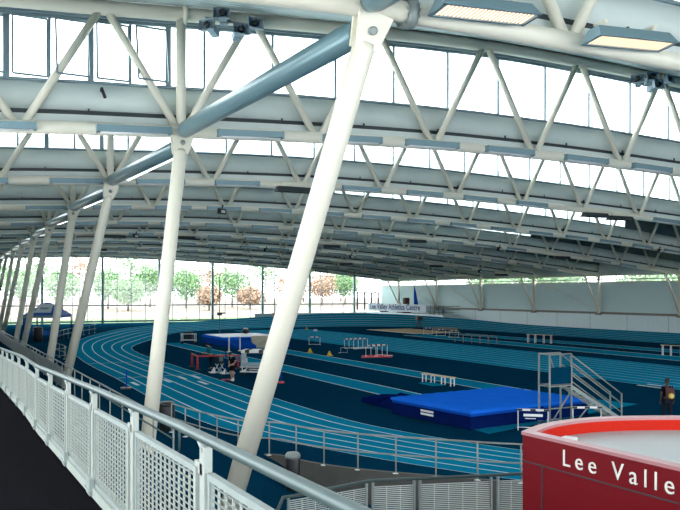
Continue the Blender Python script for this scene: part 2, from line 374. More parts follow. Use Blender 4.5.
# ------------------------------------------------------------------ trusses
def ring(c,axis,r,th): return MB().lathe([(r*.5,-th/2),(r,-th/2),(r,th/2),(r*.5,th/2)],c,20,axis)
zj=0.0
def at0(px,n):
    t=(n*BAY)/(.8944-.000573*(px-340)); return t*(.4472+.8944*(px-340)/780)
def make_truss(n):
    zb=lambda x:zb0(x)+zo(x,n)
    zt=lambda x:zb(x)+dep(x)
    """one truss in its own frame (y = 0)"""
    root=empty('roof_truss')
    xs=[LEFT+.3+(WALL-.6-LEFT)*k/48 for k in range(49)]
    MB().tube([(x,0,zb(x)) for x in xs],.215,14).build('bottom_chord',M['steel_white'],root)
    MB().tube([(x,0,zt(x)) for x in xs],.245,14).build('top_chord',M['steel_white'],root)
    kb=[7.15+5.2*k for k in range(-2,14)]
    for k,x in enumerate(kb):
        for xt in (x-2.6,x+2.6):
            if LEFT+.5<xt<WALL-1:
                sx=.14 if xt>x else -.14
                MB().tube([(x+sx,0,zb(x)+.1),(xt-sx,0,zt(xt)-.1)],.135,10).build('brace',M['steel_white'],root)
    MB().tube([(7.15,0,zb(7.15)),(7.15,0,zt(7.15))],.18,12).build('post',M['steel_white'],root)
    for x in (7.25,30.4,53.6):
        p=Vector((x,0,zt(x)));
        MB().lathe([(.30,-.07),(.40,-.06),(.40,.06),(.30,.07)],p,20,(1,0,0)).build('flange',M['steel_white'],root)
    # box duct and cable tray carried behind the bottom chord
    mb=MB()
    for i in range(len(xs)-1):
        if i%1==0: mb.bar((xs[i],.34,zb(xs[i])+.33),(xs[i+1],.34,zb(xs[i+1])+.33),.14,.34)
    mb.build('duct',M['duct'],root)
    mb=MB()
    for i in range(len(xs)-1): mb.bar((xs[i],.38,zb(xs[i])+.58),(xs[i+1],.38,zb(xs[i+1])+.58),.12,.14)
    for i in range(0,len(xs)-1,2): mb.bar((xs[i]+.5,.30,zb(xs[i])+.5),(xs[i]+.5,.30,zb(xs[i])+.74),.05,.05)
    mb.build('cable_tray',M['dark'],root)
    return root
proto=make_truss(2); TR=[copy_tree(proto),make_truss(1),proto]+[copy_tree(proto) for n in range(3,NT+1)]
for n,t in enumerate(TR):
    t.location=(0,n*BAY,0)
    if n==0: lab='arched white tubular roof truss directly above the viewer'
    elif n==1: lab='large white roof truss crossing the top edge, carrying warm glowing lamps'
    elif n==2: lab='white zigzag roof truss with grey loudspeakers and the tallest row of windows'
    elif n==NT: lab='furthest roof truss, just inside the glazed end wall'
    else: lab='arched zigzag roof truss, %s back from the one with loudspeakers'%ORD[n-3]
    tag(t,lab,'roof truss','white tubular roof trusses')
# bolted flange on the bottom chord of the first truss
fl=MB().lathe([(.22,-.09),(.33,-.09),(.33,.09),(.22,.09)],(8.15,0,zb(8.15)+zo(8.15,1)),22,(1,0,0))
for k in range(14):
    a_=2*math.pi*k/14; fl.lathe([(.03,-.13),(.03,.13)],(8.15,.275*math.cos(a_),zb(8.15)+zo(8.15,1)+.275*math.sin(a_)),6,(1,0,0))
fl.build('bolted_flange',M['galv'],TR[1])

t=thing('security_camera','small black camera on the pale panel under the open windows at upper left','camera',(at0(103,2),2*BAY+.36,zb(at0(103,2))+1.35))
MB().tube([(0,0,0),(0,-.16,0)],.05,8).build('mount',M['black'],t); MB().tube([(-.02,-.18,.06),(.10,-.20,-.28)],.055,8).build('body',M['black'],t)
# ------------------------------------------------------------------ leaning columns
CX=7.15
def make_column(n):
    u=n*BAY; sgn=1 if n%2 else -1
    cx=CX+(.20 if n==1 else .03); top=Vector((cx,u,zb(CX)-.22)); base=Vector((CX-1.90,u+sgn*2.95,0)); d=(base-top).normalized()
    root=thing('leaning_column',('thick cream column leaning across the middle of the hall, second roof truss in front' if n==1 else
        'cream leaning column standing behind the thickest one' if n==2 else 'cream leaning column, %s along the gallery row'%ORD[n-1]),'column',base,0,'cream columns leaning along the gallery')
    if n==1: root['label']='thickest cream column, leaning from the upper middle down to the handrail'
    inv=-base
    MB().tube([top+d*.48+inv,top+d*.62+inv,base+inv],[.20,.23,.23],20).build('shaft',M['steel_white'],root)
    MB().lathe([(.40,0),(.40,.04),(.27,.05),(.27,.0)],(0,0,0),20).build('base_plate',M['steel_white'],root)
    R=Vector((0,0,-1)).rotation_difference(d).to_matrix()
    mb=MB()
    pts=[(-.38,.10),(.38,.10),(.24,-.62),(-.24,-.62)]
    for y in(-.16,.10):
        vs=[top+R@Vector((px,y+yy,pz))+inv for yy in(0,.06) for px,pz in pts]
        mb.add(vs,[(0,1,2,3),(7,6,5,4),(0,4,5,1),(1,5,6,2),(2,6,7,3),(3,7,4,0)])
    mb.build('gusset_plate',M['steel_white'],root)
    vs=[top+R@Vector((px,yy,pz))+inv for yy in(-.10,.10) for px,pz in[(-.17,-.15),(-.1,-.04),(.1,-.04),(.17,-.15),(.21,-.60),(-.21,-.60)]]
    MB().add(vs,[tuple(range(6)),tuple(reversed(range(6,12)))]+[(i,6+i,6+(i+1)%6,(i+1)%6) for i in range(6)]).build('tongue_plate',M['steel_white'],root)
    MB().lathe([(.05,-.24),(.085,-.23),(.085,.23),(.05,.24)],top+R@Vector((0,0,-.25))+inv,14,R@Vector((0,1,0))).build('pin',M['galv'],root)
    return root
for n in range(1,11): make_column(n)
# longitudinal ties between column heads
for n in range(0,10):
    lab='fat grey-blue tie tube running overhead between the thickest column and the next' if n==1 else 'grey-blue roof tie tube, bay %s from the viewer, above the gallery columns'%ORD[n]
    p=Vector((CX,n*BAY+.25,zb(CX)-.45)); q=Vector((CX,(n+1)*BAY-.25,zb(CX)-.02))
    t=MB().tube([p,p+(0,.35,0) if False else p+Vector((0,.3,0)),q-Vector((0,.3,0)),q],[.20,.27,.27,.20],20).build('tie_tube',M['tie'])
    tag(t,lab,'roof tie','grey-blue tie tubes along the gallery')
    if n>=2:
        b_=MB().bar((CX+.36,n*BAY+1.5,zb(CX)-.52),(CX+.36,n*BAY+BAY-2.5,zb(CX)-.22),.10,.10)
        b_.build('strip_lamp',M['tubeglow']); o=bpy.context.scene.objects[-1] if False else COL.objects[-1]
        tag(o,'long lit strip lamp beside the grey-blue tie tube, bay %s from the viewer'%ORD[n],'lamp','strip lamps beside the tie tubes')

# ------------------------------------------------------------------ side wall posts and struts
for n in range(1,11):
    u=n*BAY
    t=thing('wall_post','white wall post with a leaning strut at the end of the %s roof truss'%ORD[n-1],'post',(WALL-.45,u,0),0,'posts along the far side wall')
    MB().tube([(0,0,2.4),(0,0,zb(WALL)+.2)],.22,12).build('shaft',M['steel_white'],t)
    MB().tube([(0,0,2.75),(-2.6,0,zb(WALL-3)-.1)],.13,10).build('strut',M['steel_white'],t)
    MB().box((-.3,-.3,2.3),(.3,.3,2.55)).build('foot',M['brown'],t)
    if n in(6,8,9): MB().tube([(0,.2,2.7),(0,BAY-.4,7.6)],.06,8).build('diagonal_rod',M['steel_white'],t)
    if n==9: MB().tube([(0,.2,7.6),(0,BAY-.4,2.7)],.06,8).build('diagonal_rod',M['steel_white'],t)

# ------------------------------------------------------------------ lamps on the trusses
def make_batten():
    o=empty('batten_lamp')
    c=MB().box((-1.2,-.13,-.12),(1.2,.13,.10))
    for x in(-1.2,1.2): c.box((x-.03,-.14,-.15),(x+.03,.14,.11))
    c.build('housing',M['lampcase'],o)
    b=MB()
    for s_ in(-.06,.06): b.tube([(-1.1,s_,-.145),(1.1,s_,-.145)],.022,6)
    b.build('tube_lamp',M['white'],o)
    return o
bp=make_batten(); first=True
BATX=[-2.4+.0,1.2,5.5,9.6,13.7,17.3,21.2,25.5,29.6,33.7,37.8,41.9,46,50.1,54.2,58.3,62.4,66.5,70.6]
DFX=[(3,292),(3,592),(3,617),(6,114),(8,98),(6,184),(5,415),(6,330),(8,234),(8,345),(7,435),(5,560),(7,500)]
def at_truss(px,n):
    t=(n*BAY)/(.8944-.000573*(px-340)); return t*(.4472+.8944*(px-340)/780)
for n in range(1,11):
    for i,x in enumerate(BATX):
        if any(m==n and abs(at_truss(q,n)-x)<2.4 for m,q in DFX): continue
        if n==1: continue
        if first: o=bp; first=False
        else: o=copy_tree(bp)
        o.location=(x,n*BAY-.30,zb(x)-.02)
        o.rotation_euler=(0,-math.atan((zb(x+.1)-zb(x-.1))/.2),0)
        tag(o,'slim grey batten lamp under %s'%('the roof truss with loudspeakers' if n==2 else 'the roof truss %s behind the loudspeakers'%ORD[n-3]),'lamp','batten lamps on roof truss '+ORD[n-1])
def make_flood(lit):
    o=empty('floodlight')
    MB().add([(-.95,-.30,-.10),(.95,-.30,-.10),(.95,.30,-.10),(-.95,.30,-.10),(-.86,-.17,.16),(.86,-.17,.16),(.86,.17,.16),(-.86,.17,.16)],
        [(4,5,6,7),(0,1,5,4),(1,2,6,5),(2,3,7,6),(3,0,4,7)]).build('housing',M['lampcase'] if lit else M['dark'],o)
    MB().box((-.88,-.25,-.09),(.88,.25,-.06)).build('lens',M['lampglow'] if lit else M['black'],o)
    g=MB()
    for k in range(23): g.box((-.86+k*.078-.004,-.25,-.115),(-.86+k*.078+.004,.25,-.095))
    for y in(-.28,.28): g.box((-.95,y-.03,-.12),(.95,y+.03,-.09))
    for x in(-.92,.92): g.box((x-.03,-.3,-.12),(x+.03,.3,-.09))
    g.build('grille',M['lampcase'] if lit else M['dark'],o)
    h=MB()
    for x in(-.6,.6): h.tube([(x,0,.14),(x,0,.32)],.03,8); h.tube([(x,-.1,.30),(x,.25,.34)],.05,8)
    h.build('bracket',M['steel_white'],o); return o
fl_lit=make_flood(True)
for i,(x,lab) in enumerate([(9.5,'glowing rectangular lamp at the top edge, just right of the thickest column'),(13.45,'glowing rectangular lamp hanging at the upper right corner'),(6.45,'glowing lamp cut by the top edge above the grey-blue tie tube')]):
    o=fl_lit if i==0 else copy_tree(fl_lit)
    o.scale=(1.25,.95,1.0); o.location=(x,BAY-.75,EYE+(5.62 if x>8 else 5.75)); o.rotation_euler=(math.radians(-6),-.07 if x>8 else -.05,0); tag(o,lab,'lamp','glowing lamps on the front truss')
fl_dark=make_flood(False)
def at_truss(px,n):
    t=(n*BAY)/(.8944-.000573*(px-340)); return t*(.4472+.8944*(px-340)/780)
DF=[(292,3,'dark unlit lamp box partly hidden behind the thickest column'),(592,3,'dark lamp box under the right part of the truss, outer of a pair'),(617,3,'dark lamp box under the right part of the truss, larger of a pair'),
 (114,6,'dark lamp box high above the end glazing between two columns'),(98,8,'small dark lamp box low over the end glazing'),(184,6,'dark lamp box just right of the second column'),(415,5,'dark lamp box hanging above the middle of the sprint lanes'),
 (330,6,'dark lamp box just right of the thickest column'),(234,8,'small dark lamp box over the end glazing near its middle'),(345,8,'small dark lamp box low beside the thickest column'),(435,7,'dark lamp box above the balcony sign'),(560,5,'dark lamp box under shaded truss before the strip windows'),(500,7,'dark lamp box near the top of the far side wall')]
for i,(px,n,lab) in enumerate(DF):
    o=fl_dark if i==0 else copy_tree(fl_dark); x=at_truss(px,n)
    o.location=(x,n*BAY-.3,zb(x)-.32); tag(o,lab,'lamp','dark unlit lamp boxes under the trusses'); o.scale=(1.15,1,1)
def make_spot():
    o=empty('spotlight')
    MB().box((-.3,-.14,-.2),(.3,.14,.2)).build('housing',M['black'],o)
    MB().box((-.2,-.155,-.1),(.2,-.14,.1)).build('lens',M['white'],o)
    MB().box((-.03,-.05,.18),(.03,.05,.45)).build('bracket',M['black'],o); return o
sp=make_spot()
for i,(px,n,lab) in enumerate([(220,4,'small square spotlight left of the thickest column'),(135,6,'small square spotlight between the two left columns'),(497,5,'small square spotlight right of centre under an arched truss'),(656,4,'small square spotlight near the right edge'),(350,7,'small square spotlight right beside the thickest column'),(265,7,'tiny dark spotlight just left of the thickest column'),(478,7,'tiny dark spotlight above the far side wall')]):
    o=sp if i==0 else copy_tree(sp); x=at_truss(px,n); o.location=(x,n*BAY-.4,zb(x)-.25); o.rotation_euler=(.2,0,.5); tag(o,lab,'spotlight','small square spotlights')
# loudspeaker clusters
def horn(parent,loc,rz,rx):
    h=empty('horn',loc); h.parent=parent; h.rotation_euler=(rx,0,rz)
    s_=MB(); pr=[(.09,.13,0),(.10,.13,.18),(.17,.24,.30),(.20,.30,.46)]
    vs=[]
    for a_,b_,y in pr: vs += [(-b_,-y,-a_),(b_,-y,-a_),(b_,-y,a_),(-b_,-y,a_)]
    fs=[(0,1,2,3)]+[(i*4+k,i*4+4+k,i*4+4+(k+1)%4,i*4+(k+1)%4) for i in range(3) for k in range(4)]
    s_.add(vs,fs); s_.build('flare',M['horn'],h)
    MB().lathe([(.02,.0),(.11,.02),(.11,.12),(.03,.14)],(0,-.36,0),16,(0,-1,0)).build('cone',M['dark'],h)
    MB().box((-.13,0,-.12),(.13,.22,.12)).build('back_box',M['horn'],h)
for (x,lab,dirs) in [(8.75,'cluster of four grey loudspeakers hung beside the second column head',((-.62,-.62,-.30,-.0),(-.25,-.15,.15,.1),(.25,.35,-.30,.1),(.70,.55,-.02,.2))),
                     (29.2,'cluster of grey loudspeakers hung from the truss near the right edge',((-.8,-.6,-.2,0),(-.1,-.1,0,.1),(.1,.3,-.35,.1),(.75,.6,0,.2)))]:
    t=thing('loudspeaker_cluster',lab,'loudspeaker',(x,2*BAY-.55,zt(x)-.42),0,'loudspeaker clusters on the second truss')
    MB().tube([(-.9,0,.12),(.9,0,.12)],.035,8).build('bracket',M['galv'],t)
    MB().tube([(0,0,.12),(0,.35,.35)],.035,8).build('hanger',M['galv'],t)
    for dx,rz,dz,rx in dirs: horn(t,(dx,0,dz),rz*.9-.3,-.25+rx*.2)
# ------------------------------------------------------------------ gallery ramp and its guardrail (near left)
def lerp_tab(T,u):
    for (a,x),(b,y) in zip(T,T[1:]):
        if u<=b: return x+(y-x)*(u-a)/(b-a)
    (a,x),(b,y)=T[-2],T[-1]; return y+(y-x)*(u-b)/(b-a)
RT=[(-6,.64),(2.7,.81),(4.2,.84),(6.8,.93),(8,.98),(11,1.11),(14.3,1.26),(17.2,1.31),(26.6,1.70),(45,2.5)]
def zr(u): return EYE-lerp_tab(RT,u)        # handrail centre
us=[-6,0,2.7,5,8,9.5,11,12.6,14.3,15.2,17.2,18.5,22,26.6,35,45]
RW=1.40
d_=MB(); vs=[]
for u in us: vs += [(-3.5,u,zr(u)-1.20),(RW+.12,u,zr(u)-1.20),(RW+.12,u,zr(u)-1.42),(-3.5,u,zr(u)-1.42)]
d_.add(vs,[(i*4+a_,i*4+b_,i*4+4+b_,i*4+4+a_) for i in range(len(us)-1) for a_,b_ in((0,1),(1,2),(2,3),(3,0))]+[(3,2,1,0),(len(vs)-4,len(vs)-3,len(vs)-2,len(vs)-1)])
struct(d_,'floor_gallery_ramp',M['deck'])
kb_=MB()
for a_,b_ in zip(us,us[1:]):
    kb_.bar((RW-.02,a_,zr(a_)-1.12),(RW-.02,b_,zr(b_)-1.12),.05,.10); kb_.bar((RW+.13,a_,zr(a_)-1.28),(RW+.13,b_,zr(b_)-1.28),.04,.34)
struct(kb_,'trim_3',M['galv_light'])
gr=thing('gallery_guardrail','long galvanised guardrail with woven mesh panels beside the dark ramp','guardrail',(RW,4.6,zr(4.6)-1.12))
O=Vector((RW,4.6,zr(4.6)-1.12))
def P(x,u,z): return Vector((x,u,z))-O
MB().tube([P(RW-.06,u,zr(u)) for u in us],.033,14).build('handrail',M['rail'],gr)
pu=[.5+2.05*k for k in range(22)]
def panel_mesh(mb,x,u0,u1,h0,h1,zf,cols,rows,diag=True):
    """woven grating: twisted flat slats crossed by thin uprights, following the slope"""
    for r in range(rows):
        h=h0+(h1-h0)*(r+.5)/rows; dz=(h1-h0)/rows
        a=P(x,u0,zf(u0)+h);b=P(x,u1,zf(u1)+h); t=dz*.27; off=.008
        mb.add([a+V(-off,0,t),b+V(-off,0,t),b+V(off,0,-t),a+V(off,0,-t),a+V(-off+.006,0,t),b+V(-off+.006,0,t),b+V(off+.006,0,-t),a+V(off+.006,0,-t)],
          [(3,2,1,0),(4,5,6,7),(0,1,5,4),(7,6,2,3)])
    for c in range(cols+1):
        u=u0+(u1-u0)*c/cols; z=zf(u); mb.bar(P(x+.002,u,z+h0),P(x+.002,u,z+h1),.016,.012)
zd=lambda u: zr(u)-1.12
for k,u in enumerate(pu):
    z=zd(u); mb=MB()
    mb.add([P(RW-.035+dx,u+dy,z+dz) for dz in(0,1.045) for dx,dy in((0,-.05),(.05,-.05),(.05,.05),(0,.05))],[(0,3,2,1),(4,5,6,7),(0,1,5,4),(1,2,6,5),(2,3,7,6),(3,0,4,7)])
    mb.bar(P(RW-.03,u+.12,z+.05),P(RW-.03,u+.12,z+.90),.05,.035)
    mb.bar(P(RW-.01,u,z+.90),P(RW-.01,u+.16,z+.90),.05,.07)
    po=mb.build('post',M['galv_light'],gr)
    ft=MB(); ft.cb(P(RW-.05,u+.02,z+.06),(.05,.24,.18)); ft.cb(P(RW-.02,u+.02,z+.02),(.14,.28,.03)); ft.build('foot',M['galv'],po)
    bk=MB().tube([P(RW-.01,u,z+.98),P(RW-.05,u,z+1.08)],.016,8).build('bracket',M['galv'],po)
    if k<len(pu)-1:
        u2=pu[k+1]; mb=MB(); near=u<9
        panel_mesh(mb,RW,u+.15,u2-.09,.10,.84,zd,14 if near else 10,17 if near else 14)
        mb.build('mesh_panel',M['galv_light'],gr)
        fr=MB()
        for h in(.08,.87): fr.bar(P(RW,u+.12,zd(u+.12)+h),P(RW,u2-.06,zd(u2-.06)+h),.045,.04)
        for uu in(u+.13,u2-.07): fr.bar(P(RW,uu,zd(uu)+.08),P(RW,uu,zd(uu)+.87),.04,.035)
        fr.build('panel_frame',M['galv'],gr)
# lower ramp beyond it
zl=lambda u: EYE-(2.67+.0115*u)      # its rail
LW=4.40
d_=MB(); vs=[]; ul=[16.5,30,45,60,75,84]
for u in ul: vs += [(1.9,u,zl(u)-1.12),(LW+.1,u,zl(u)-1.12),(LW+.1,u,zl(u)-1.38),(1.9,u,zl(u)-1.38)]
d_.add(vs,[(i*4+a_,i*4+b_,i*4+4+b_,i*4+4+a_) for i in range(len(ul)-1) for a_,b_ in((0,1),(1,2),(2,3),(3,0))]+[(3,2,1,0),(len(vs)-4,len(vs)-3,len(vs)-2,len(vs)-1)])
struct(d_,'floor_lower_ramp',M['navy'])
lr=thing('ramp_railing','thin grey railing of the lower ramp between the mesh guardrail and the columns','railing',(LW,16.5,zl(16.5)-1.12))
O=Vector((LW,16.5,zl(16.5)-1.12))
MB().tube([P(LW,16.6,zl(16.6)-.55),P(LW,16.5,zl(16.5)-.5),P(LW,16.5,zl(16.5)-.08),P(LW,16.65,zl(16.6))]+[P(LW,u,zl(u)) for u in(18,30,50,70,84)],.028,10).build('handrail',M['rail'],lr)
MB().tube([P(LW-.1,u,zl(u)-.28) for u in(16.7,30,50,70,84)],.02,8).build('lower_rail',M['rail'],lr)
u=17.0
while u<84:
    MB().bar(P(LW,u,zl(u)-1.12),P(LW,u,zl(u)-.03),.045,.03).build('post',M['galv_light'],lr); u+=1.9
u=36.0
while u<83:
    mb=MB(); mb.bar(P(LW+.01,u,zl(u)-.62),P(LW+.01,u+1.8,zl(u+1.8)-.62),.02,.86); mb.build('infill_panel',M['galv'],lr); u+=1.9
# ------------------------------------------------------------------ railing round the track
def railing(name,label,path,h=1.08,mid=.55,step=2.0,r=.027,matl='rail',closed_end=True):
    t=thing(name,label,'railing',(path[0][0],path[0][1],path[0][2])); o=Vector(path[0])
    pts=[Vector(p)-o for p in path]
    MB().tube([p+V(0,0,h) for p in pts],r,8).build('top_rail',M[matl],t)
    MB().tube([p+V(0,0,mid) for p in pts],r*.85,8).build('middle_rail',M[matl],t)
    acc=0; nxt=0
    for a_,b_ in zip(pts,pts[1:]):
        L_=(b_-a_).length
        while nxt<=acc+L_:
            p=a_.lerp(b_,(nxt-acc)/L_)
            q=MB().tube([p,p+V(0,0,h)],r*.9,8).build('post',M[matl],t)
            MB().lathe([(.10,0),(.10,.02),(.04,.03)],p,10).build('base_plate',M['white'],q); nxt+=step
        acc+=L_
    return t
railing('track_railing','thin steel railing curving along the near edge of the running track',[(a_,b_,.0) for a_,b_ in [(p[0]+.03,p[1]+.03) for p in rp]],step=1.2,matl='galv_light')
far=[(p.x,p.y,0) for p in spline([(7.2,66,0),(7.0,63.4,0),(7.8,62.6,0),(8.2,66,0),(8.0,73,0),(9.5,86,0),(13,98,0),(17.5,108,0)],6)]
railing('track_railing','thin steel railing wrapping round the outside of the far bend',far,step=2.4,matl='galv_light')
# grey upright grab rail close under the mesh guardrail
# ------------------------------------------------------------------ mesh balustrade at the bottom middle
bl=[G(277,504,1.23),G(283,497.5,1.23),G(300,495,1.23),G(330,488.5,1.23),G(369,481,1.23),G(400,479.2,1.23),G(460,476.8,1.23),G(526,473.5,1.23),G(600,470,1.23)]
bt=thing('mesh_balustrade','grey balustrade with horizontal wire infill below the concrete kerb','balustrade',(bl[0][0],bl[0][1],-.95)); O=Vector((bl[0][0],bl[0][1],-.95))
pts=[Vector(p)-O for p in bl]
MB().tube([pts[0]+V(0,0,-.95),pts[0]+V(0,0,-.15)]+pts[1:],.035,10).build('top_rail',M['rail'],bt)
segs=[(pts[1]+V(.2,.2,0),pts[4]-V(.08,.03,0)),(pts[4]+(pts[5]-pts[4])*.12,G(414,478.6,1.23)),(G(420,478.4,1.23),G(491,475.3,1.23)),(G(498,475,1.23),pts[8])]
segs=[(Vector(a_)-(O if k in(2,3) else V(0,0,0)),Vector(b_)-(O if k in(1,2) else V(0,0,0))) for k,(a_,b_) in enumerate(segs)]
for a_,b_ in segs:
    mb=MB(); L_=(b_-a_).length
    for r in range(34):
        z=-.14-r*.042; mb.tube([a_+V(0,0,z),b_+V(0,0,z)],.012,5)
    k=0
    n_=int(L_/.28)
    for c in range(n_+1):
        p=a_.lerp(b_,c/n_); mb.bar(p+V(0,0,-.13),p+V(0,0,-1.55),.012,.012)
    mb.build('wire_panel',M['duct'],bt)
    for p in(a_,b_):
        q=MB().bar(p+V(0,0,-2.15),p+V(0,0,-.04),.05,.05).build('post',M['galv'],bt)
# ------------------------------------------------------------------ litter bins
def bin_(loc,label,r=.27,h=.95,top='galv'):
    t=thing('litter_bin',label,'bin',loc,0)
    MB().lathe([(r*.9,0),(r,.05),(r,h*.86),(r*.97,h*.88)],(0,0,0),22).build('body',M['black'],t)
    MB().lathe([(r*1.03,h*.86),(r*1.05,h*.93),(r*.8,h),(r*.3,h*1.02),(.0001,h*1.02)],(0,0,0),22).build('lid',M[top],t)
bin_((7.5,29.95,0),'black litter bin at the start of the track railing',.30,1.1,'black')
b=G(288,485,-.5); bin_((b[0]-.1,b[1]-.6,-.5),'black litter bin with silver lid in front of the curved concrete kerb',.22,1.1)
b=G(92,334); bin_((8.6,91,0),'dark bin beside the far bend, left of the second column',.5,1.6,'black')
# ------------------------------------------------------------------ red kiosk
KZ=3.0
kc=[(8.44,10.15),(8.62,6.9),(8.75,2.5),(14.5,2.0),(16.5,5.5),(15.6,8.6),(13.8,10.35)]
kcurve=[(p.x,p.y) for p in spline([(8.44,10.15,0),(9.3,10.6,0),(10.3,10.75,0),(11.4,10.5,0),(12.7,9.75,0),(14.2,8.0,0),(15.0,5.0,0)],4)]
kc=[(8.44,10.15),(8.72,2.2),(15.2,2.2)]+list(reversed(kcurve))[:-1]
kc=list(reversed(kc))
def inset(poly,d):
    c=Vector((sum(p[0] for p in poly)/len(poly),sum(p[1] for p in poly)/len(poly))); n=len(poly); out=[]
    for i in range(n):
        a_=Vector(poly[i-1]);b_=Vector(poly[i]);c_=Vector(poly[(i+1)%n])
        n1=Vector((-(b_-a_).y,(b_-a_).x)).normalized(); n2=Vector((-(c_-b_).y,(c_-b_).x)).normalized()
        if n1.dot(c-b_)<0: n1=-n1
        if n2.dot(c-b_)<0: n2=-n2
        nn=(n1+n2).normalized(); out.append(tuple(b_+nn*d/max(.45,nn.dot(n1))))
    return out
def ringwall(mb,outer,inner,z0,z1,top=True):
    n=len(outer)
    vs=[(p[0],p[1],z0) for p in outer]+[(p[0],p[1],z1) for p in outer]+[(p[0],p[1],z0) for p in inner]+[(p[0],p[1],z1) for p in inner]
    fs=[]
    for i in range(n):
        j=(i+1)%n; fs += [(i,j,n+j,n+i),(2*n+i,3*n+i,3*n+j,2*n+j),(n+i,n+j,3*n+j,3*n+i),(i,2*n+i,2*n+j,j)]
    mb.add(vs,fs)
kx=thing('kiosk','red kiosk with white lettering and a white roof in the lower right corner','kiosk',(8.44,10.15,-.95)); O=Vector((8.44,10.15,-.95))
def off(poly): return [(p[0]-8.44,p[1]-10.15) for p in poly]
kin=inset(kc,.17)
mb=MB(); ringwall(mb,off(kc),off(kin),0,KZ-.03+.95); mb.build('walls',M['red'],kx)
mb=MB(); ringwall(mb,off(inset(kc,-.02)),off(inset(kc,.19)),KZ-.03+.95,KZ+.02+.95); mb.build('coping',M['coping'],kx)
mb=MB(); ringwall(mb,off(inset(kc,.171)),off(inset(kc,.19)),KZ-.25+.95,KZ-.031+.95); mb.build('parapet_lit_face',M['red_in'],kx,label='inside face of the red parapet, coloured brighter to look lit')
mb=MB(); mb.prism(off(inset(kc,.172)),KZ-.35+.95,KZ-.22+.95); mb.build('roof',M['membrane'],kx,label='white roof membrane')
mb=MB(); mb.cb((.62,-.22,KZ-.17+.95),(.75,.22,.09),Matrix.Rotation(.35,3,'Z')); mb.build('roof_block',M['white'],kx,bevel=.01)
ang=math.atan2(-7.95,.28)   # direction of the front face
dface=V(.28,-7.95,0).normalized(); nface=V(-1,-.035,0).normalized()
def face(s_,z,o_=0): return V(0,0,0)+dface*s_+nface*o_+V(0,0,z)
mb=MB()
def seam(mb,s0,z0,s1,z1,wd=.02): 
    a_=face(s0,z0,.004);b_=face(s1,z1,.004); mb.bar(a_,b_,.012,wd) if z0==z1 else mb.bar(a_,b_,wd,.012)
seam(mb,0,KZ-.46+.95,7.9,KZ-.46+.95); 
for s_ in(.46,4.2): seam(mb,s_,0,s_,KZ-.46+.95)
mb.build('panel_seam',M['dark'],kx)
wf=MB()
for (a0,z0,a1,z1) in((3.05,2.85,5.0,2.85),(3.05,1.5,5.0,1.5)): wf.bar(face(a0,z0,.02),face(a1,z1,.02),.06,.07)
for s_ in(3.05,3.6,4.1,5.0): wf.bar(face(s_,1.5,.02),face(s_,2.85,.02),.05,.06)
wf.build('window_frame',M['galv'],kx)
MB().add([face(3.05,1.5,.008),face(5,1.5,.008),face(5,2.85,.008),face(3.05,2.85,.008)],[(0,1,2,3)]).build('window_pane',M['black'],kx)
text_mesh('lettering','Lee Valley',.36,.006,M['text_w'],kx,tuple(face(.90,KZ-.36+.95,.012)),(math.pi/2,0,ang),1.5,-.001)

# ------------------------------------------------------------------ high jump mat
hm=thing('high_jump_mat','large bright blue high jump landing mat behind the steel stairs','landing mat',(18.0,24.7,0),math.radians(7))
Wd,Dp=6.9,5.0
mb=MB()
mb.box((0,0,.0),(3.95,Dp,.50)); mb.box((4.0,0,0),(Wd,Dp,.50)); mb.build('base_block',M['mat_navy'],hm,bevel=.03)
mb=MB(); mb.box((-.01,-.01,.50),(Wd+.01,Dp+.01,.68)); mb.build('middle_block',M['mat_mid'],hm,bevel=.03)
mb=MB(); nx,ny=26,18; vs=[];fs=[]
for j in range(ny+1):
    for i in range(nx+1):
        e=min(i,nx-i,3)/3*min(j,ny-j,3)/3
        vs.append((-.05+(Wd+.1)*i/nx,-.05+(Dp+.1)*j/ny,.72+.05*e+.018*math.sin(i*1.1+j*.7)*e+.012*math.sin(i*2.3-j*1.9)))
for j in range(ny):
    for i in range(nx): a_=j*(nx+1)+i; fs.append((a_,a_+1,a_+nx+2,a_+nx+1))
mb.add(vs,fs,True)
ed=[j for j in range(nx+1)]+[ (r+1)*(nx+1)-1 for r in range(1,ny+1)]+[ny*(nx+1)+i for i in range(nx-1,-1,-1)]+[r*(nx+1) for r in range(ny-1,0,-1)]
base=len(mb.v); 
for e in ed: x,y,z=mb.v[e]; mb.v.append((x,y,.62))
for k in range(len(ed)): mb.f.append((ed[k],base+k,base+(k+1)%len(ed),ed[(k+1)%len(ed)])); mb.sm.append(False)
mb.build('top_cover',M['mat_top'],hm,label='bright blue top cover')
mb=MB(); mb.box((3.9,-.03,.02),(4.05,-.005,.66)); mb.build('strap',M['mat_navy'],hm)
mb=MB()
for k,(y0,y1) in enumerate([(1.95,2.75),(1.95,2.75)]): mb.box((-.03,2.2,.36-.13*k),(-.012,3.0,.44-.13*k))
mb.build('printed_mark',M['white'],hm)
mb=MB(); mb.box((.75,-.03,.40),(1.6,-.015,.42)); mb.box((.75,-.03,.30),(1.5,-.015,.32)); mb.build('handle_loop',M['mat_navy'],hm)
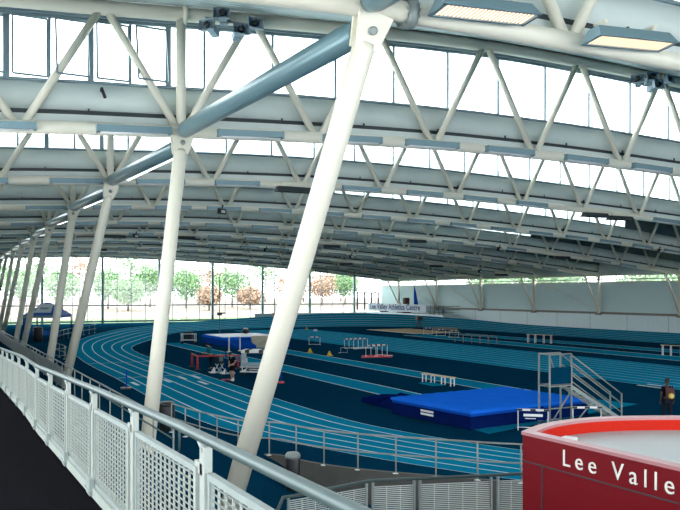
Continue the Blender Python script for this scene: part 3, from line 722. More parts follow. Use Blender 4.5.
# darker wedge blocks at its left corner
def rotpt(x,y): c_,s_=math.cos(math.radians(19)),math.sin(math.radians(19)); return (18.0+c_*x-s_*y,24.7+s_*x+c_*y)
wp=G(378,404); t=thing('wedge_mat','dark navy wedge mat lying off the left corner of the high jump mat','mat',(17.9,29.9,0),0)
mb=MB(); mb.add([(0,0,0),(1.2,0,0),(1.2,1.9,0),(0,1.9,0),(0,0,.42),(1.2,0,.60),(1.2,1.9,.60),(0,1.9,.15)],[(3,2,1,0),(4,5,6,7),(0,1,5,4),(1,2,6,5),(2,3,7,6),(3,0,4,7)]); mb.build('foam_block',M['mat_navy'],t,bevel=.03)
mb=MB(); mb.add([(.0,2.0,0),(1.2,2.0,0),(1.2,3.6,0),(0,3.6,0),(0,2.0,.38),(1.2,2.0,.5),(1.2,3.6,.32),(0,3.6,.22)],[(3,2,1,0),(4,5,6,7),(0,1,5,4),(1,2,6,5),(2,3,7,6),(3,0,4,7)]); mb.build('foam_block',M['mat_navy'],t,bevel=.03)

# ------------------------------------------------------------------ steel steps (judges stand)
js=thing('steel_steps','galvanised steel judging steps standing in front of the blue mat','steps',(21.05,23.7,0)); 
def tb(mb,*pts,r=.028): mb.tube(pts,r,8)
Lp=1.12; Dd=.62; Ltot=3.85; Hp=1.62; Ht=2.88
mb=MB()
for x in(0,Lp):
    for y in(0,Dd): tb(mb,(x,y,0),(x,y,Ht),r=.04)
mb.build('upright',M['galv'],js)
mb=MB(); 
for y in(0,Dd): tb(mb,(0,y,Ht),(Lp,y,Ht)); tb(mb,(0,y,Hp),(Lp,y,Hp))
tb(mb,(0,0,Ht),(0,Dd,Ht)); tb(mb,(0,0,Hp),(0,Dd,Hp)); tb(mb,(Lp,0,Hp),(Lp,Dd,Hp)); tb(mb,(0,0,.75),(Lp,0,.75)); tb(mb,(0,Dd,.2),(Lp,Dd,.2))
tb(mb,(0,0,2.8),(.9,Dd,2.0))
tb(mb,(.05,0,.15),(Lp-.05,0,1.35)); tb(mb,(Lp+.2,0,.1),(Lp+1.25,0,1.0)); mb.build('frame_rails',M['galv'],js)
MB().box((.03,-.02,1.70),(Lp-.03,.01,2.36)).build('side_panel',M['navy'],js,label='dark panel closing the side of the platform')
MB().box((0,0,Hp),(Lp,Dd,Hp+.05)).build('platform',M['dark'],js)
for k in range(7):
    x=Lp+.05+k*.36; z=Hp-(k+1)*.205
    MB().box((x,0,z),(x+.34,Dd,z+.045)).build('tread',M['galv_light'] if k%2==0 else M['galv'],js)
for y in(0,Dd):
    mb=MB(); mb.bar((Lp,y,Hp-.05),(Ltot-.1,y,.10),.04,.14); mb.build('stringer',M['galv'],js)
    mb=MB(); 
    for h in(0,.40,.78): tb(mb,(Lp,y,Ht-.05-h),(Ltot,y,1.12-h*.98))
    tb(mb,(Ltot,y,0),(Ltot,y,1.15),r=.035); mb.build('handrail',M['galv'],js)

# ------------------------------------------------------------------ hurdles, benches, trolleys
def make_hurdle():
    o=empty('hurdle')
    f_=MB()
    for x in(-.56,.56): f_.tube([(x,0,.03),(x,0,.78)],.02,8); f_.tube([(x,-.02,.03),(x,.62,.03)],.022,8)
    f_.tube([(-.56,.6,.03),(.56,.6,.03)],.018,8); f_.build('frame',M['white'],o)
    MB().box((-.60,-.03,.77),(.60,.01,.85)).build('top_bar',M['white'],o)
    b_=MB(); 
    for x in(-.5,.0,.5): b_.box((x-.10,-.034,.772),(x+.10,-.031,.848))
    b_.build('stripe',M['black'],o); return o
hp=make_hurdle(); HUSED=[False]
def put_hurdle(x,y,rz,label,group=None,z=0,s_=1):
    o=copy_tree(hp) if HUSED[0] else hp; HUSED[0]=True
    o.location=(x,y,z); o.rotation_euler=(0,0,rz); o.scale=(s_,s_,s_); tag(o,label,'hurdle',group); return o
g=G(533,431); h1=put_hurdle(g[0],g[1],math.radians(-38),'white hurdle with a printed board standing left of the steel steps','hurdles beside the high jump mat')
g=G(587,428); put_hurdle(g[0],g[1],math.radians(-24),'white hurdle with black end stripes in front of the steel steps','hurdles beside the high jump mat')
g=G(314.5,345); put_hurdle(g[0],g[1],math.radians(-30),'lone white hurdle standing just right of the thickest column')
for k in range(4):
    g=G(349+k*4.6,349-k*.3); put_hurdle(g[0],g[1],math.radians(-75),'one of the white hurdles lined up close together on the sprint lanes edge','white hurdles lined up mid-hall',s_=1.15)
g=G(344,353); put_hurdle(g[0],g[1],math.radians(5),'white hurdle knocked low at the left end of the lined-up hurdles',s_=.6)
for k in range(3):
    g=G(371.5+k*5,357-k*.6); put_hurdle(g[0],g[1],math.radians(-72),'white hurdle on the tight stack with red feet','hurdles stacked with red feet',s_=1.15)
g=G(377,357.5); t=MB().box((-1.3,-.1,0),(1.3,.1,.1)).box((-.9,1.2,0),(1.5,1.35,.1)).build('red_foot_bar',M['red_p']); t.location=g; t.rotation_euler=(0,0,-.2); tag(t,'pair of red foot bars under the tight stack of hurdles','bar')
for k in range(3):
    g=G(428+k*13,334.4+k*1.6); put_hurdle(g[0],g[1],math.radians(-20),'low white hurdle in the short far row near the sand pit','low white hurdles near the sand pit',s_=1.0)
for k in range(5):
    g=G(459+k*8.4,342.0+k*.55); o=thing('steel_hoop','pale steel hoop in the row across the far sprint lanes','hoop',g,math.radians(-20),'hoops across the far lanes')
    MB().tube([(-.45,0,0),(-.45,0,.7),(-.35,0,.85),(.35,0,.85),(.45,0,.7),(.45,0,0)],.045,6).build('frame',M['brown'],o)
bd=MB(); bd.box((-.5,-.05,.42),(.5,-.03,.74)); bd.build('printed_board',M['mat_navy'],h1)
bd=MB(); bd.box((-.36,-.056,.56),(.36,-.051,.66)); bd.box((-.3,-.056,.47),(.1,-.051,.50)); bd.build('printed_mark',M['white'],h1)
def bench(g,rz,L_,label,h=.46):
    t=thing('bench',label,'bench',g,rz)
    MB().box((-L_/2,-.16,h-.05),(L_/2,.16,h)).build('seat',M['wood'],t)
    for x in(-L_/2+.15,-L_/6,L_/6,L_/2-.15):
        mb=MB()
        for y in(-.13,.13): mb.bar((x,y,0),(x,y,h-.05),.05,.05)
        mb.bar((x,-.13,h-.08),(x,.13,h-.08),.04,.04); mb.build('leg',M['white'],t)
g=G(438,384); bench(g,math.radians(-85),2.9,'low pale wooden bench with white legs behind the blue mat',.52)
s=MB(); g=G(432,384.5); s.cb((g[0],g[1],.03),(.9,1.4,.04)); tag(s.build('floor_mat',M['teal']),'small teal mat lying in front of the low bench','mat')
g=G(539.5,343); bench(g,math.radians(-70),3.0,'long bench standing far off by the side wall',.9)
g=G(676,356); bench((g[0],g[1],0),math.radians(-70),2.5,'bench cut off by the right edge near the far runways',.9)
# hurdle trolley (large)
g=G(256,374.5); t=thing('hurdle_trolley','white trolley loaded with hurdles behind the thickest column','trolley',g,math.radians(-32))
mb=MB()
for y in(-.7,.7):
    tb(mb,(-.9,y,.25),(.9,y,.25),r=.05); tb(mb,(-.75,y,.25),(-.75,y,1.0),r=.04); tb(mb,(.75,y,.25),(.75,y,1.0),r=.04); tb(mb,(-.9,y,.55),(.9,y,.55),r=.04)
for x in(-.8,.8): tb(mb,(x,-.7,.25),(x,.7,.25),r=.05)
mb.build('chassis',M['white'],t)
for x in(-.7,.7):
    for y in(-.65,.65): MB().lathe([(.04,-.04),(.15,-.04),(.15,.04),(.04,.04)],(x,y,.15),12,(0,1,0)).build('wheel',M['red_p'] if x>0 else M['black'],t)
for k in range(5):
    y=-.6+k*.3; mb=MB(); tb(mb,(-.8,y,.6),(-.8,y,1.5),(.8,y,1.5),(.8,y,.6),r=.035)
    q=mb.build('loaded_hurdle',M['white'],t); b_=MB(); b_.box((-.85,y-.05,1.44),(.85,y+.03,1.62)); b_.build('hurdle_bar',M['white'],q)
    b_=MB(); 
    for x in(-.45,.45): b_.box((x-.14,y-.06,1.45),(x+.14,y+.04,1.63))
    b_.build('stripe',M['black'],q)
mb=MB(); mb.box((-.86,-.72,.62),(-.80,.72,1.3)); mb.box((-.8,-.76,.62),(.8,-.72,.85)); mb.build('side_board',M['horn'],t)
# small trolley far left
g=G(188,344); t=thing('starting_block_trolley','small white and black equipment trolley left of the blue vault mat','trolley',g,math.radians(-30))
mb=MB()
for x in(-.7,.7): tb(mb,(x,0,.2),(x,0,1.1),r=.05); tb(mb,(x,.6,.2),(x,.6,1.1),r=.05)
tb(mb,(-.8,0,.4),(.8,0,.4),r=.05); tb(mb,(-.8,0,1.05),(.9,0,1.05),r=.05); tb(mb,(-.8,.6,.4),(.8,.6,.4),r=.05); mb.build('chassis',M['white'],t)
mb=MB(); mb.cb((0,.3,.75),(.8,.5,.5)); mb.cb((.1,.3,1.15),(.5,.3,.25)); mb.build('load',M['black'],t,bevel=.05)
for x in(-.6,.6): MB().lathe([(.03,-.05),(.16,-.05),(.16,.05),(.03,.05)],(x,-.05,.16),12,(0,1,0)).build('wheel',M['black'],t)
# ------------------------------------------------------------------ pole vault mat
t=thing('pole_vault_mat','large blue pole vault landing mat with pale top, half hidden by the thickest column','landing mat',(24.2,72.2,0))
mb=MB(); mb.prism([(0,0),(6.2,0),(6.2,9.2),(0,9.2)],0,.62); mb.build('base_block',M['mat_mid'],t,bevel=.06)
mb=MB(); mb.prism([(-.05,1.6),(6.25,1.6),(6.25,9.3),(-.05,9.3)],.62,.86); mb.build('top_pad',M['mat_top'],t,bevel=.06)
mb=MB(); mb.prism([(.2,2.6),(6.0,2.6),(6.0,9.0),(.2,9.0)],.86,.90); mb.build('top_sheet',M['signw'],t)
mb=MB(); mb.add([(-.2,-2.0,0),(2.0,-2.0,0),(2.0,-.06,0),(-.2,-.06,0),(-.2,-1.9,.3),(2.0,-1.9,.3),(2.0,-.06,.6),(-.2,-.06,.6)],[(3,2,1,0),(4,5,6,7),(0,1,5,4),(1,2,6,5),(2,3,7,6),(3,0,4,7)]); mb.build('front_wedge',M['mat_mid'],t,bevel=.04)
mb=MB(); mb.add([(2.1,-.5,.02),(3.6,-2.2,.02),(4.0,-.7,1.15),(2.1,-.1,1.10),(4.0,-.5,.02)],[(0,1,2,3),(1,4,2)]); mb.build('folded_cover',M['sandedge'],t)
mb=MB(); mb.add([(3.6,-2.2,.02),(5.6,-1.8,.02),(5.6,-.1,1.0),(4.0,-.7,1.15)],[(0,1,2,3)]); mb.build('cover_flap',M['mat_mid'],t)
def std(px,py,h,label):
    g=G(px,py); t=thing('vault_upright',label,'pole vault standard',g)
    MB().tube([(0,0,0),(0,0,h)],.05,8).build('mast',M['tie'],t)
    MB().box((-.35,-.5,0),(.35,.5,.12)).build('base',M['dark'],t)
    MB().box((-.25,-.2,h*.38),(.25,.2,h*.38+.35)).box((.1,-.1,h*.38+.2),(.7,.1,h*.38+.35)).build('bar_carrier',M['dark'],t)
std(219.5,339.5,7.2,'tall thin pole vault mast in front of the end glazing'); 
g=G(275,340); std(275,336,6.6,'tall thin pole vault mast close beside the thickest column')
for px,py,l in((229,352,'short white post in front of the blue vault mat, left of two'),(240,351,'short white post in front of the blue vault mat, right of two')):
    g=G(px,py); t=thing('white_post',l,'post',g); MB().tube([(0,0,0),(0,0,1.35)],.07,8).build('shaft',M['white'],t); MB().lathe([(.2,0),(.2,.06),(.05,.08)],(0,0,0),10).build('base',M['white'],t)
# ball on the mat
t=thing('kit_bag','dark and white kit bag lying on top of the blue vault mat','bag',(28.6,80.0,.902)); mb=MB(); mb.lathe([(.01,0),(.35,.08),(.42,.3),(.3,.5),(.01,.55)],(0,0,0),14); mb.build('body',M['black'],t); MB().lathe([(.01,.5),(.3,.45),(.2,.62),(.01,.66)],(0,0,0),12).build('flap',M['white'],t)
# ------------------------------------------------------------------ red barrier and equipment round the first two people
a=Vector(G(192,367)); b=Vector(G(197.5,370)); c=Vector(G(238,369))
t=thing('tape_barrier','red barrier posts with red tape beside the running track','barrier',a)
for p in(a,b,c):
    p=p-a; q=MB().tube([p,p+V(0,0,1.0)],.07,8).build('post',M['red_p'],t); MB().lathe([(.22,0),(.22,.05),(.06,.08)],p,12).build('base',M['dark'],q)
mb=MB()
for p,q in((a,b),(b,c)): mb.bar(p-a+V(0,0,.95),q-a+V(0,0,.95),.03,.10)
mb.build('tape',M['red_p'],t)
eq=[(216,373,'white starting block lying beside the person in teal'),(219.5,369,'upright dark display box on a white stand between the two people'),(227.5,374,'white starting block nearest the person in shorts')]
for i,(px,py,l) in enumerate(eq):
    g=G(px,py)
    if i==1:
        t=thing('display_box',l,'equipment',g,.4); t.scale=(.75,.75,.75); tb_=MB(); 
        for x in(-.3,.3): tb_.bar((x,-.2,0),(x,.2,.5),.05,.05); tb_.bar((x,.2,0),(x,-.2,.5),.05,.05)
        tb_.build('stand',M['white'],t); MB().box((-.35,-.25,.5),(.3,.25,1.35)).build('case',M['dark'],t); MB().box((-.25,-.27,.75),(.2,-.25,1.2)).build('face',M['lampcase'],t)
    else:
        t=thing('starting_block',l,'starting block',g,-.4); t.scale=(.62,.62,.62); MB().box((-.8,-.06,.05),(.8,.06,.14)).build('rail',M['white'],t)
        for x,s_ in((-.3,1),(.35,1)): MB().add([(x-.3,-.3,0),(x+.25,-.3,0),(x+.25,.3,0),(x-.3,.3,0),(x+.05,-.3,.6),(x+.15,-.3,.6),(x+.15,.3,.6),(x+.05,.3,.6)],[(3,2,1,0),(4,5,6,7),(0,1,5,4),(1,2,6,5),(2,3,7,6),(3,0,4,7)]).build('foot_pad',M['white'] if x<0 else M['lampcase'],t)
g=G(232.5,380); t=thing('leaning_pole','thin red-footed pole standing beside the person in shorts','pole',(g[0]-.35,g[1]+.2,0)); MB().tube([(0,0,0),(0,0,1.7)],.035,8).build('shaft',M['mat_navy'],t); MB().box((-.25,-.1,0),(.25,.1,.05)).build('foot',M['red_p'],t)
g=G(281,383); t=thing('marker_post','short blue post with a red foot just right of the thickest column','post',g); MB().tube([(0,0,.1),(0,0,1.0)],.05,8).build('shaft',M['mat_mid'],t); MB().box((-.15,-.15,0),(.15,.15,.1)).build('foot',M['red_p'],t)
g=G(126.5,389); t=thing('marker_post','blue post with a dark foot standing outside the bend','post',g); MB().tube([(0,0,.1),(0,0,1.05)],.045,8).build('shaft',M['mat_mid'],t); MB().box((-.3,-.16,0),(.25,.16,.1)).build('foot',M['black'],t)
for px,py,l in((310,352.5,'small yellow cone beside a runway, nearer the thickest column'),(329.5,355.5,'small yellow cone beside a runway, left of the lined-up hurdles'),(306.5,329.8,'tiny yellow cone far off near the end glazing')):
    g=G(px,py); t=thing('marker_cone',l,'cone',g,0,'yellow marker cones'); MB().lathe([(.2,.03),(.05,.38),(.001,.38)],(0,0,0),12).build('body',M['yellow'],t); MB().box((-.22,-.22,0),(.22,.22,.03)).build('base',M['yellow'],t)
g=G(315.5,331.2); t=MB().lathe([(.3,0),(.3,.2),(.001,.3)],(0,0,0),12).build('marker_disc',M['white']); t.location=g; tag(t,'tiny white marker on the far lanes right of the thickest column','marker')
# dark tripod beside sand pit
g=G(419,328.6); t=thing('camera_tripod','dark tripod stand with a box on top behind the sand pit','tripod',g)
for a_ in(0,2.1,4.2): MB().tube([(.5*math.cos(a_),.5*math.sin(a_),0),(0,0,1.3)],.06,6).build('leg',M['dark'],t)
MB().box((-.45,-.3,1.25),(.45,.3,1.9)).build('head',M['dark'],t)
g=G(445,329.9); t=MB().box((-1.8,-.4,0),(1.8,.4,.35)).build('sand_cover',M['brown']); t.location=g; t.rotation_euler=(0,0,-1.0); tag(t,'low brown box at the right end of the sand pit','box')
# ------------------------------------------------------------------ gazebo
t=thing('gazebo','blue pop-up gazebo with a white front panel between the far left columns','gazebo',(10.3,97.5,0),-.46)
hw=2.1
mb=MB(); mb.add([(-hw,-hw,2.75),(hw,-hw,2.75),(hw,hw,2.75),(-hw,hw,2.75),(-.35,0,4.15),(.35,0,4.15),(-hw,-hw,2.45),(hw,-hw,2.45),(hw,hw,2.45),(-hw,hw,2.45)],
  [(0,1,5,4),(1,2,5),(2,3,4,5),(3,0,4),(6,7,1,0),(7,8,2,1),(8,9,3,2),(9,6,0,3)]); mb.build('canopy',M['blue_fab'],t)
MB().add([(-1.0,-1.75,3.03),(1.0,-1.75,3.03),(.8,-.35,4.0),(-.8,-.35,4.0)],[(0,1,2,3)]).build('roof_panel',M['signw'],t)
MB().add([(-.5,-1.25,3.40),(.5,-1.25,3.40),(.5,-.95,3.62),(-.5,-.95,3.62)],[(0,1,2,3)]).build('printed_mark',M['frame'],t)
MB().box((-hw,-hw-.03,2.42),(hw,-hw-.0,2.72)).build('valance',M['lampcase'],t)
for x in(-hw+.05,hw-.05):
    for y in(-hw+.05,hw-.05): MB().box((x-.06,y-.06,0),(x+.06,y+.06,2.6)).build('leg',M['mat_navy'],t)
for x,s_ in((-hw,1),(hw-.5,1)): MB().box((x,-hw+.02,.55),(x+.5,-hw+.04,2.45)).build('side_curtain',M['blue_fab'],t)
MB().box((-hw,-hw-.02,.45),(hw,-hw+.02,.95)).build('counter_front',M['blue_fab'],t)
# ------------------------------------------------------------------ balcony with its sign
bx0,bx1=76.2,79.7; bu0,bu1=112.5,139.5
bc=thing('balcony','long pale balcony with a lettered parapet in the far corner','balcony',(bx0,bu0,0))
MB().box((0,0,1.0),(bx1-bx0,bu1-bu0,1.5)).build('slab',M['wall_low'],bc)
MB().box((0,5.5,1.75),(.12,bu1-bu0,3.2)).build('sign_board',M['signw'],bc)
text_mesh('lettering','Lee Valley Athletics Centre',1.55,.01,M['text_dark'],bc,(-.05,bu1-bu0-.8,2.15),(math.pi/2,0,-math.pi/2),1.05,.035).scale=(1.03,.95,1)
MB().box((-.05,4.4,1.9),(-.01,5.4,2.9)).build('emblem',M['text_dark'],bc)
for y in(1,9,18,26): MB().box((1.2,y-.2,0),(bx1-bx0-.3,y+.2,1.0)).build('support',M['wall_low'],bc)
mb=MB()
for z in(1.9,2.4,3.0): mb.tube([(.05,0,z),(.05,5.5,z)],.05,6); mb.tube([(.05,0,z),(bx1-bx0,0,z)],.05,6)
for y in(0,1.4,2.8,4.2): mb.tube([(.05,y,1.5),(.05,y,3.0)],.05,6)
mb.build('end_railing',M['rail'],bc)
for u,h,l in((23.0,1.1,'maroon chair back showing above the balcony sign, near its left end'),(14.5,2.4,'tall maroon covered chair behind the middle of the balcony sign'),(17.5,1.5,'white equipment case behind the balcony sign')):
    t=thing('covered_chair' if h!=1.5 else 'equipment_case',l,'chair' if h!=1.5 else 'case',(77.6,bu0+u,1.5))
    MB().box((-.7,-.7,0),(.7,.7,h*.62)).build('body',M['brown_b'] if h!=1.5 else M['signw'],t,bevel=.12)
    MB().box((-.5,-.45,h*.62),(.5,.5,h+.5)).build('upper_body',M['brown_b'] if h!=1.5 else M['white'],t,bevel=.15)
t=thing('parasol','closed dark blue parasol leaning on the balcony','parasol',(77.4,bu0+10.5,1.5)); MB().tube([(0,0,0),(.1,1.2,6.0)],.07,8).build('pole',M['white'],t); MB().tube([(.0,.1,.8),(.05,.55,3.0),(.1,1.0,5.2)],[.45,.32,.06],10).build('canopy',M['mat_mid'],t)
# ------------------------------------------------------------------ people
def person(name,loc,rz,label,J,clothes,skin,hairm,scale=1.0,bare_legs=False,extra=None):
    root=thing(name,label,'person',loc,rz); root.scale=(scale,)*3
    def skinned(nm,pts,edges,rad,m,parent,sub=2):
        me=bpy.data.meshes.new(nm); me.from_pydata(pts,edges,[]); me.update(); me.materials.append(m)
        o=bpy.data.objects.new(nm,me); COL.objects.link(o); o.parent=parent
        sk_=o.modifiers.new('skin','SKIN'); sk_.use_smooth_shade=True
        for i,r in enumerate(rad): me.skin_vertices[0].data[i].radius=(r if isinstance(r,tuple) else (r,r)); me.skin_vertices[0].data[i].use_root=(i==0)
        sb=o.modifiers.new('sub','SUBSURF'); sb.levels=sub; sb.render_levels=sub; return o
    def mkskin(nm,chains,m,parent,sub=2):
        pts=[];rad=[];ed=[];idx={}
        for ch in chains:
            prev=None
            for (p,r) in ch:
                key=tuple(round(c,3) for c in p)
                if key not in idx: idx[key]=len(pts); pts.append(p); rad.append(r)
                i=idx[key]
                if prev is not None and prev!=i: ed.append((prev,i))
                prev=i
        me=bpy.data.meshes.new(nm); me.from_pydata(pts,ed,[]); me.update(); me.materials.append(m)
        o=bpy.data.objects.new(nm,me); COL.objects.link(o); o.parent=parent
        sk_=o.modifiers.new('skin','SKIN'); sk_.use_smooth_shade=True
        if not me.skin_vertices: me.skin_vertices.add if False else None
        for i,r in enumerate(rad):
            d=me.skin_vertices[0].data[i]; d.radius=(r if isinstance(r,tuple) else (r,r)); d.use_root=(i==0)
        sb=o.modifiers.new('sub','SUBSURF'); sb.levels=sub; sb.render_levels=sub
        return o
    j=J
    arm=lambda s,add=0:[(j['chest'],(.13+add,.10+add)),(j['sh'+s],.058+add),(j['el'+s],.043+add),(j['wr'+s],.028)]
    hands=[]
    for s in 'LR':
        w_=Vector(j['wr'+s]); d=(w_-Vector(j['el'+s])).normalized(); side=d.cross(V(0,1,.3)).normalized()
        palm=w_+d*.07; base_=[(tuple(w_),.028),(tuple(palm),(.036,.018))]; hands.append(base_)
        for k,(o_,l) in enumerate(((-.030,.070),(-.010,.080),(.010,.076),(.030,.060))):
            k1=palm+d*.035+side*o_; k2=k1+d*l*.55; k3=k2+(d*.5+V(0,-.4,0)).normalized()*l*.5
            hands.append([(tuple(palm),(.036,.018)),(tuple(k1),.010),(tuple(k2),.0095),(tuple(k3),.008)])
        t1=w_+d*.03-side*.035; hands.append([(tuple(w_),.028),(tuple(t1),.012),(tuple(t1+d*.04-side*.012),.0095)])
    chains=[[(j['pelvis'],(.15,.11)),(j['waist'],(.13,.095)),(j['chest'],(.15,.11)),(j['neck'],.055),(j['jaw'],.062),(j['head'],(.078,.095)),(j['crown'],(.060,.075))]]
    for s in 'LR':
        chains.append(arm(s)); chains.append([(j['pelvis'],(.15,.11)),(j['hip'+s],.085),(j['kn'+s],.055),(j['an'+s],.036),(j['toe'+s],.034)])
    body=mkskin('body',chains+hands,skin,root)
    # face
    hd=Vector(j['head']); fd=Vector(j.get('face',(0,-1,0))).normalized(); sd_=fd.cross(V(0,0,1)).normalized()
    fc=MB(); fc.lathe([(.001,-.02),(.014,-.01),(.010,.02),(.001,.03)],hd+fd*.095+V(0,0,-.01),8,fd)
    for sg in(-1,1): fc.lathe([(.001,-.012),(.02,-.008),(.026,.0),(.02,.01),(.001,.012)],hd+sd_*sg*.088,8,sd_)
    fc.build('nose_and_ears',skin,body)
    ey=MB()
    for sg in(-1,1): ey.lathe([(.001,-.01),(.013,0),(.001,.01)],hd+fd*.084+sd_*sg*.033+V(0,0,.015),8,fd)
    ey.bar(hd+fd*.082-sd_*.025+V(0,0,-.055),hd+fd*.082+sd_*.025+V(0,0,-.055),.01,.008); ey.build('eyes_and_mouth',M['hair'],body)
    hr=MB(); back=-fd
    n_=14
    pr=[(.001,.135),(.05,.128),(.085,.095),(.102,.05),(.104,.0),(.092,-.05)]
    hr.lathe(pr,hd+back*.022+V(0,0,.012),n_); hr.build('hair',hairm,root)
    ad=.016
    mkskin('shirt',[[(j['pelvis'],(.16,.125)),(j['waist'],(.145,.115)),(j['chest'],(.168,.13)),(tuple(Vector(j['neck'])-V(0,0,.05)),.075)]]+
        [[(j['chest'],(.168,.13)),(j['sh'+s],.078),(tuple(Vector(j['sh'+s]).lerp(Vector(j['el'+s]),.65)),.062)]+([(j['el'+s],.055),(j['wr'+s],.04)] if clothes.get('long') else []) for s in 'LR'],clothes['shirt'],root)
    legs=[]
    for s in 'LR':
        c_=[(j['pelvis'],(.165,.13)),(j['hip'+s],.103)]
        if bare_legs: c_.append((tuple(Vector(j['hip'+s]).lerp(Vector(j['kn'+s]),.75)),.09))
        else: c_ += [(j['kn'+s],.075),(tuple(Vector(j['an'+s])+V(0,0,.03)),.055)]
        legs.append(c_)
    mkskin('shorts' if bare_legs else 'trousers',legs,clothes['legs'],root)
    for s in 'LR':
        a_=Vector(j['an'+s]); t_=Vector(j['toe'+s]); a_=V(a_.x,a_.y,.05); t_=V(t_.x,t_.y,.045)
        mkskin('shoe',[[(tuple(a_-(t_-a_)*.3),.046),(tuple(a_),.050),(tuple(t_),.042)]],clothes['shoe'],root,2)
        if bare_legs: MB().tube([V(*j['an'+s])+V(0,0,-.02),V(*j['an'+s])+V(0,0,.10)],.047,10).build('sock',M['white'],root)
    return root
def pose(lean=0,arm='down',stride=.0,head=0):
    c=lambda z:-lean*max(0,z-.95)
    J=dict(pelvis=(0,0,.95),waist=(0,c(1.1),1.10),chest=(0,c(1.33),1.33),neck=(0,c(1.50),1.50),jaw=(0,c(1.57)-.02-head*.3,1.575-head*.1),head=(0,c(1.66)-.01-head*.5,1.655-head*.15),crown=(0,c(1.72)-head*.5,1.715-head*.15),
     hipL=(.095,0,.88),hipR=(-.095,0,.88),knL=(.11,-.02-stride*.6,.49),knR=(-.11,-.03+stride*.3,.49),anL=(.115,.02-stride,.085),anR=(-.115,.02+stride,.085+stride*.1),
     toeL=(.13,-.13-stride,.04),toeR=(-.13,-.13+stride,.04))
    for s,x in(('L',1),('R',-1)):
        J['sh'+s]=(.185*x,c(1.42),1.42)
        if arm=='down': J['el'+s]=(.25*x,c(1.2)+.05,1.13); J['wr'+s]=(.25*x,-.06,.88)
        elif arm=='fwd': J['el'+s]=(.23*x,c(1.2)-.12,1.16); J['wr'+s]=(.14*x,c(1.2)-.38,1.10)
        elif arm=='front': J['el'+s]=(.24*x,c(1.2)+.02,1.14); J['wr'+s]=(.07*x,-.24,.98)
    J['face']=(0,-1,-head); return J
g=G(211,369); person('person',(g[0],g[1],0),math.radians(-75),'person in a teal top and dark trousers leaning over the red barrier',pose(.22,'fwd',.10,.25),dict(shirt=M['cloth_teal'],legs=M['trouser'],shoe=M['black'],long=True),M['skin'],M['hair'],1.06)
g=G(232.5,381); person('person',(g[0],g[1],0),math.radians(-60),'person in black t-shirt and shorts with white socks standing at the track edge',pose(.12,'front',.06,.25),dict(shirt=M['cloth_black'],legs=M['cloth_black'],shoe=M['white']),M['skin'],M['hair'],1.0,bare_legs=True)
g=G(667.5,423); pr=person('person',(g[0],g[1],0),math.radians(150),'person in dark clothes with a yellow-patched bag walking away behind the red kiosk',pose(.05,'down',.14,.05),dict(shirt=M['cloth_black'],legs=M['trouser'],shoe=M['black']),M['skin_dark'],M['hair'],1.02)
bg=thing('backpack','dark maroon backpack with a yellow and white patch on the walking person','bag',(g[0],g[1],0),math.radians(150))
MB().cb((-.02,.22,1.22),(.32,.17,.44)).build('body',M['brown_b'],bg,bevel=.06); MB().lathe([(.001,0),(.12,.0),(.11,.03),(.001,.04)],(-.05,.30,1.14),14,(0,1,.1)).build('yellow_patch',M['yellow'],bg); MB().lathe([(.001,.03),(.06,.035),(.001,.06)],(-.05,.31,1.14),10,(0,1,.1)).build('white_mark',M['white'],bg)
mb=MB()
for x in(-.13,.11): mb.tube([(x,.15,1.42),(x,.02,1.50),(x,-.14,1.40),(x,-.13,1.18),(x,.12,1.02)],.02,6)
mb.build('strap',M['brown_b'],bg)
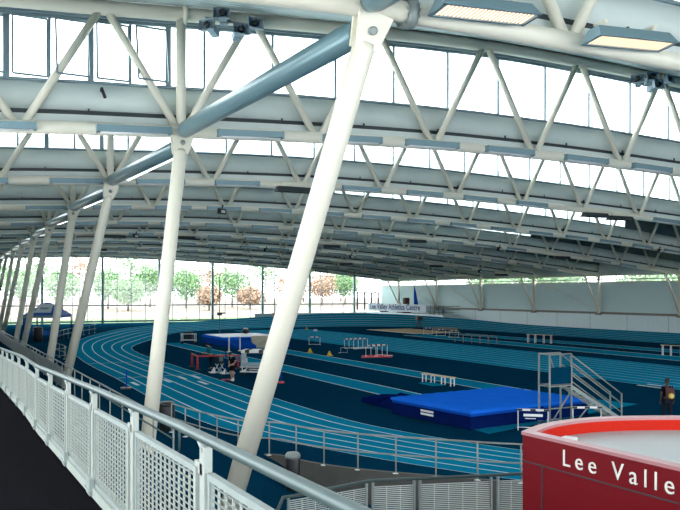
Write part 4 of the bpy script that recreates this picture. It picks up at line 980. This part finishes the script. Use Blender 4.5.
# ------------------------------------------------------------------ outside: lawn, field, trees
m_=MB(); m_.add([(-200,ENDU+.3,-.15),(300,ENDU+.3,-.15),(300,168,-.15),(-200,168,-.15)],[(0,1,2,3)]); struct(m_,'ground_lawn',M['grass'])
m_=MB(); m_.add([(-260,168,-.15),(360,168,-.15),(460,320,3.0),(-360,320,3.0)],[(0,1,2,3)]); struct(m_,'ground_field',M['field'])
m_=MB(); m_.add([(WALL+.5,-40,-.2),(300,-40,-.2),(300,ENDU+.3,-.2),(WALL+.5,ENDU+.3,-.2)],[(0,1,2,3)]); struct(m_,'ground_verge',M['grass'])
def tree(x,y,h,r,label,lf,group='trees outside the glazing',z=0,nl=2600):
    rnd=random.Random(int(x*13+y)); t=thing('tree',label,'tree',(x,y,z),0,group)
    tk=MB().tube([(0,0,0),(.1,0,h*.5),(0,.1,h*.8)],[.28,.18,.07],8)
    for k in range(7):
        a_=rnd.random()*6.28; z0=h*(.35+.06*k); tk.tube([(0,0,z0),(math.cos(a_)*r*.6,math.sin(a_)*r*.6,z0+h*.16)],[.09,.03],5)
    tk.build('trunk',M['bark'],t)
    mb=MB()
    for k in range(nl):
        a_=rnd.random()*6.28; ph=math.acos(rnd.uniform(-1,1)); q=rnd.random()**.4
        p=V(math.cos(a_)*math.sin(ph)*r*q,math.sin(a_)*math.sin(ph)*r*q,h*.64+math.cos(ph)*h*.36*q)
        p += V(rnd.gauss(0,.3),rnd.gauss(0,.3),rnd.gauss(0,.3)); d1=V(rnd.gauss(0,1),rnd.gauss(0,1),rnd.gauss(0,1)).normalized(); d2=d1.cross(V(rnd.gauss(0,1),rnd.gauss(0,1),rnd.gauss(0,1))).normalized(); s_=.22+.26*rnd.random()
        mb.add([p-d1*s_,p+d2*s_*.6,p+d1*s_,p-d2*s_*.6],[(0,1,2,3)])
    mb.build('crown',M[lf],t)
def outx(px,y): t_=y/(.8944-.000573*(px-340)); return t_*(.4472+.8944*(px-340)/780)
for i,(px,y,h,r,lf,l) in enumerate([(62,215,11,5,'leaf','green tree outside seen between the two far left columns'),(108,220,12,4.5,'leaf','green tree outside between the first glazing posts'),(128,205,9,4.5,'leaf','low green tree outside left of the second column'),(150,230,14,5,'leaf','tall green tree outside behind the second column'),
    (186,222,12,5,'leaf','broad green tree outside right of the second column'),(209,203,7,3.5,'leaf2','small autumn brown tree outside near the middle glazing post'),(232,225,13,6,'leaf','broad green tree outside behind the vault mast'),(250,210,7,4,'leaf2','small brown tree outside left of the thickest column'),
    (292,225,11,5,'leaf2','autumn tree outside just right of the thickest column'),(322,235,12,5,'leaf2','autumn tree outside near the last glazing posts'),(345,240,13,5,'leaf','green tree outside before the end door'),(20,225,12,6,'leaf','green tree outside at the far left edge')]):
    tree(outx(px,y),y,h,r,l,lf)
for k in range(9):
    tree(outx(-5+k*45,262),262+(k%3)*6,13+2.5*(k%4),7,'one of the pale trees in the furthest row outside the glazing',('leaf','leaf','leaf2')[k%3],'furthest row of trees',2.0,1800)
for k in range(9):
    tree(92+3*(k%3),20+k*13.5,9.5,5,'green tree outside behind the strip windows above the side wall','leaf','trees beyond the side wall')
for px,w_ in((90,4),(158,4),(170,4)):
    x=outx(px,150); t=thing('picnic_table','low pale table standing on the lawn beyond the glazing','table',(x+(3.5 if px==170 else 0),150+px*.02,-.15),.3,'tables on the lawn')
    MB().box((-1.3,-.4,.72),(1.3,.4,.80)).build('table_top',M['white'],t); 
    for sx in(-1,1): MB().box((sx*1.0-.05,-.3,0),(sx*1.0+.05,.3,.72)).build('leg',M['white'],t)
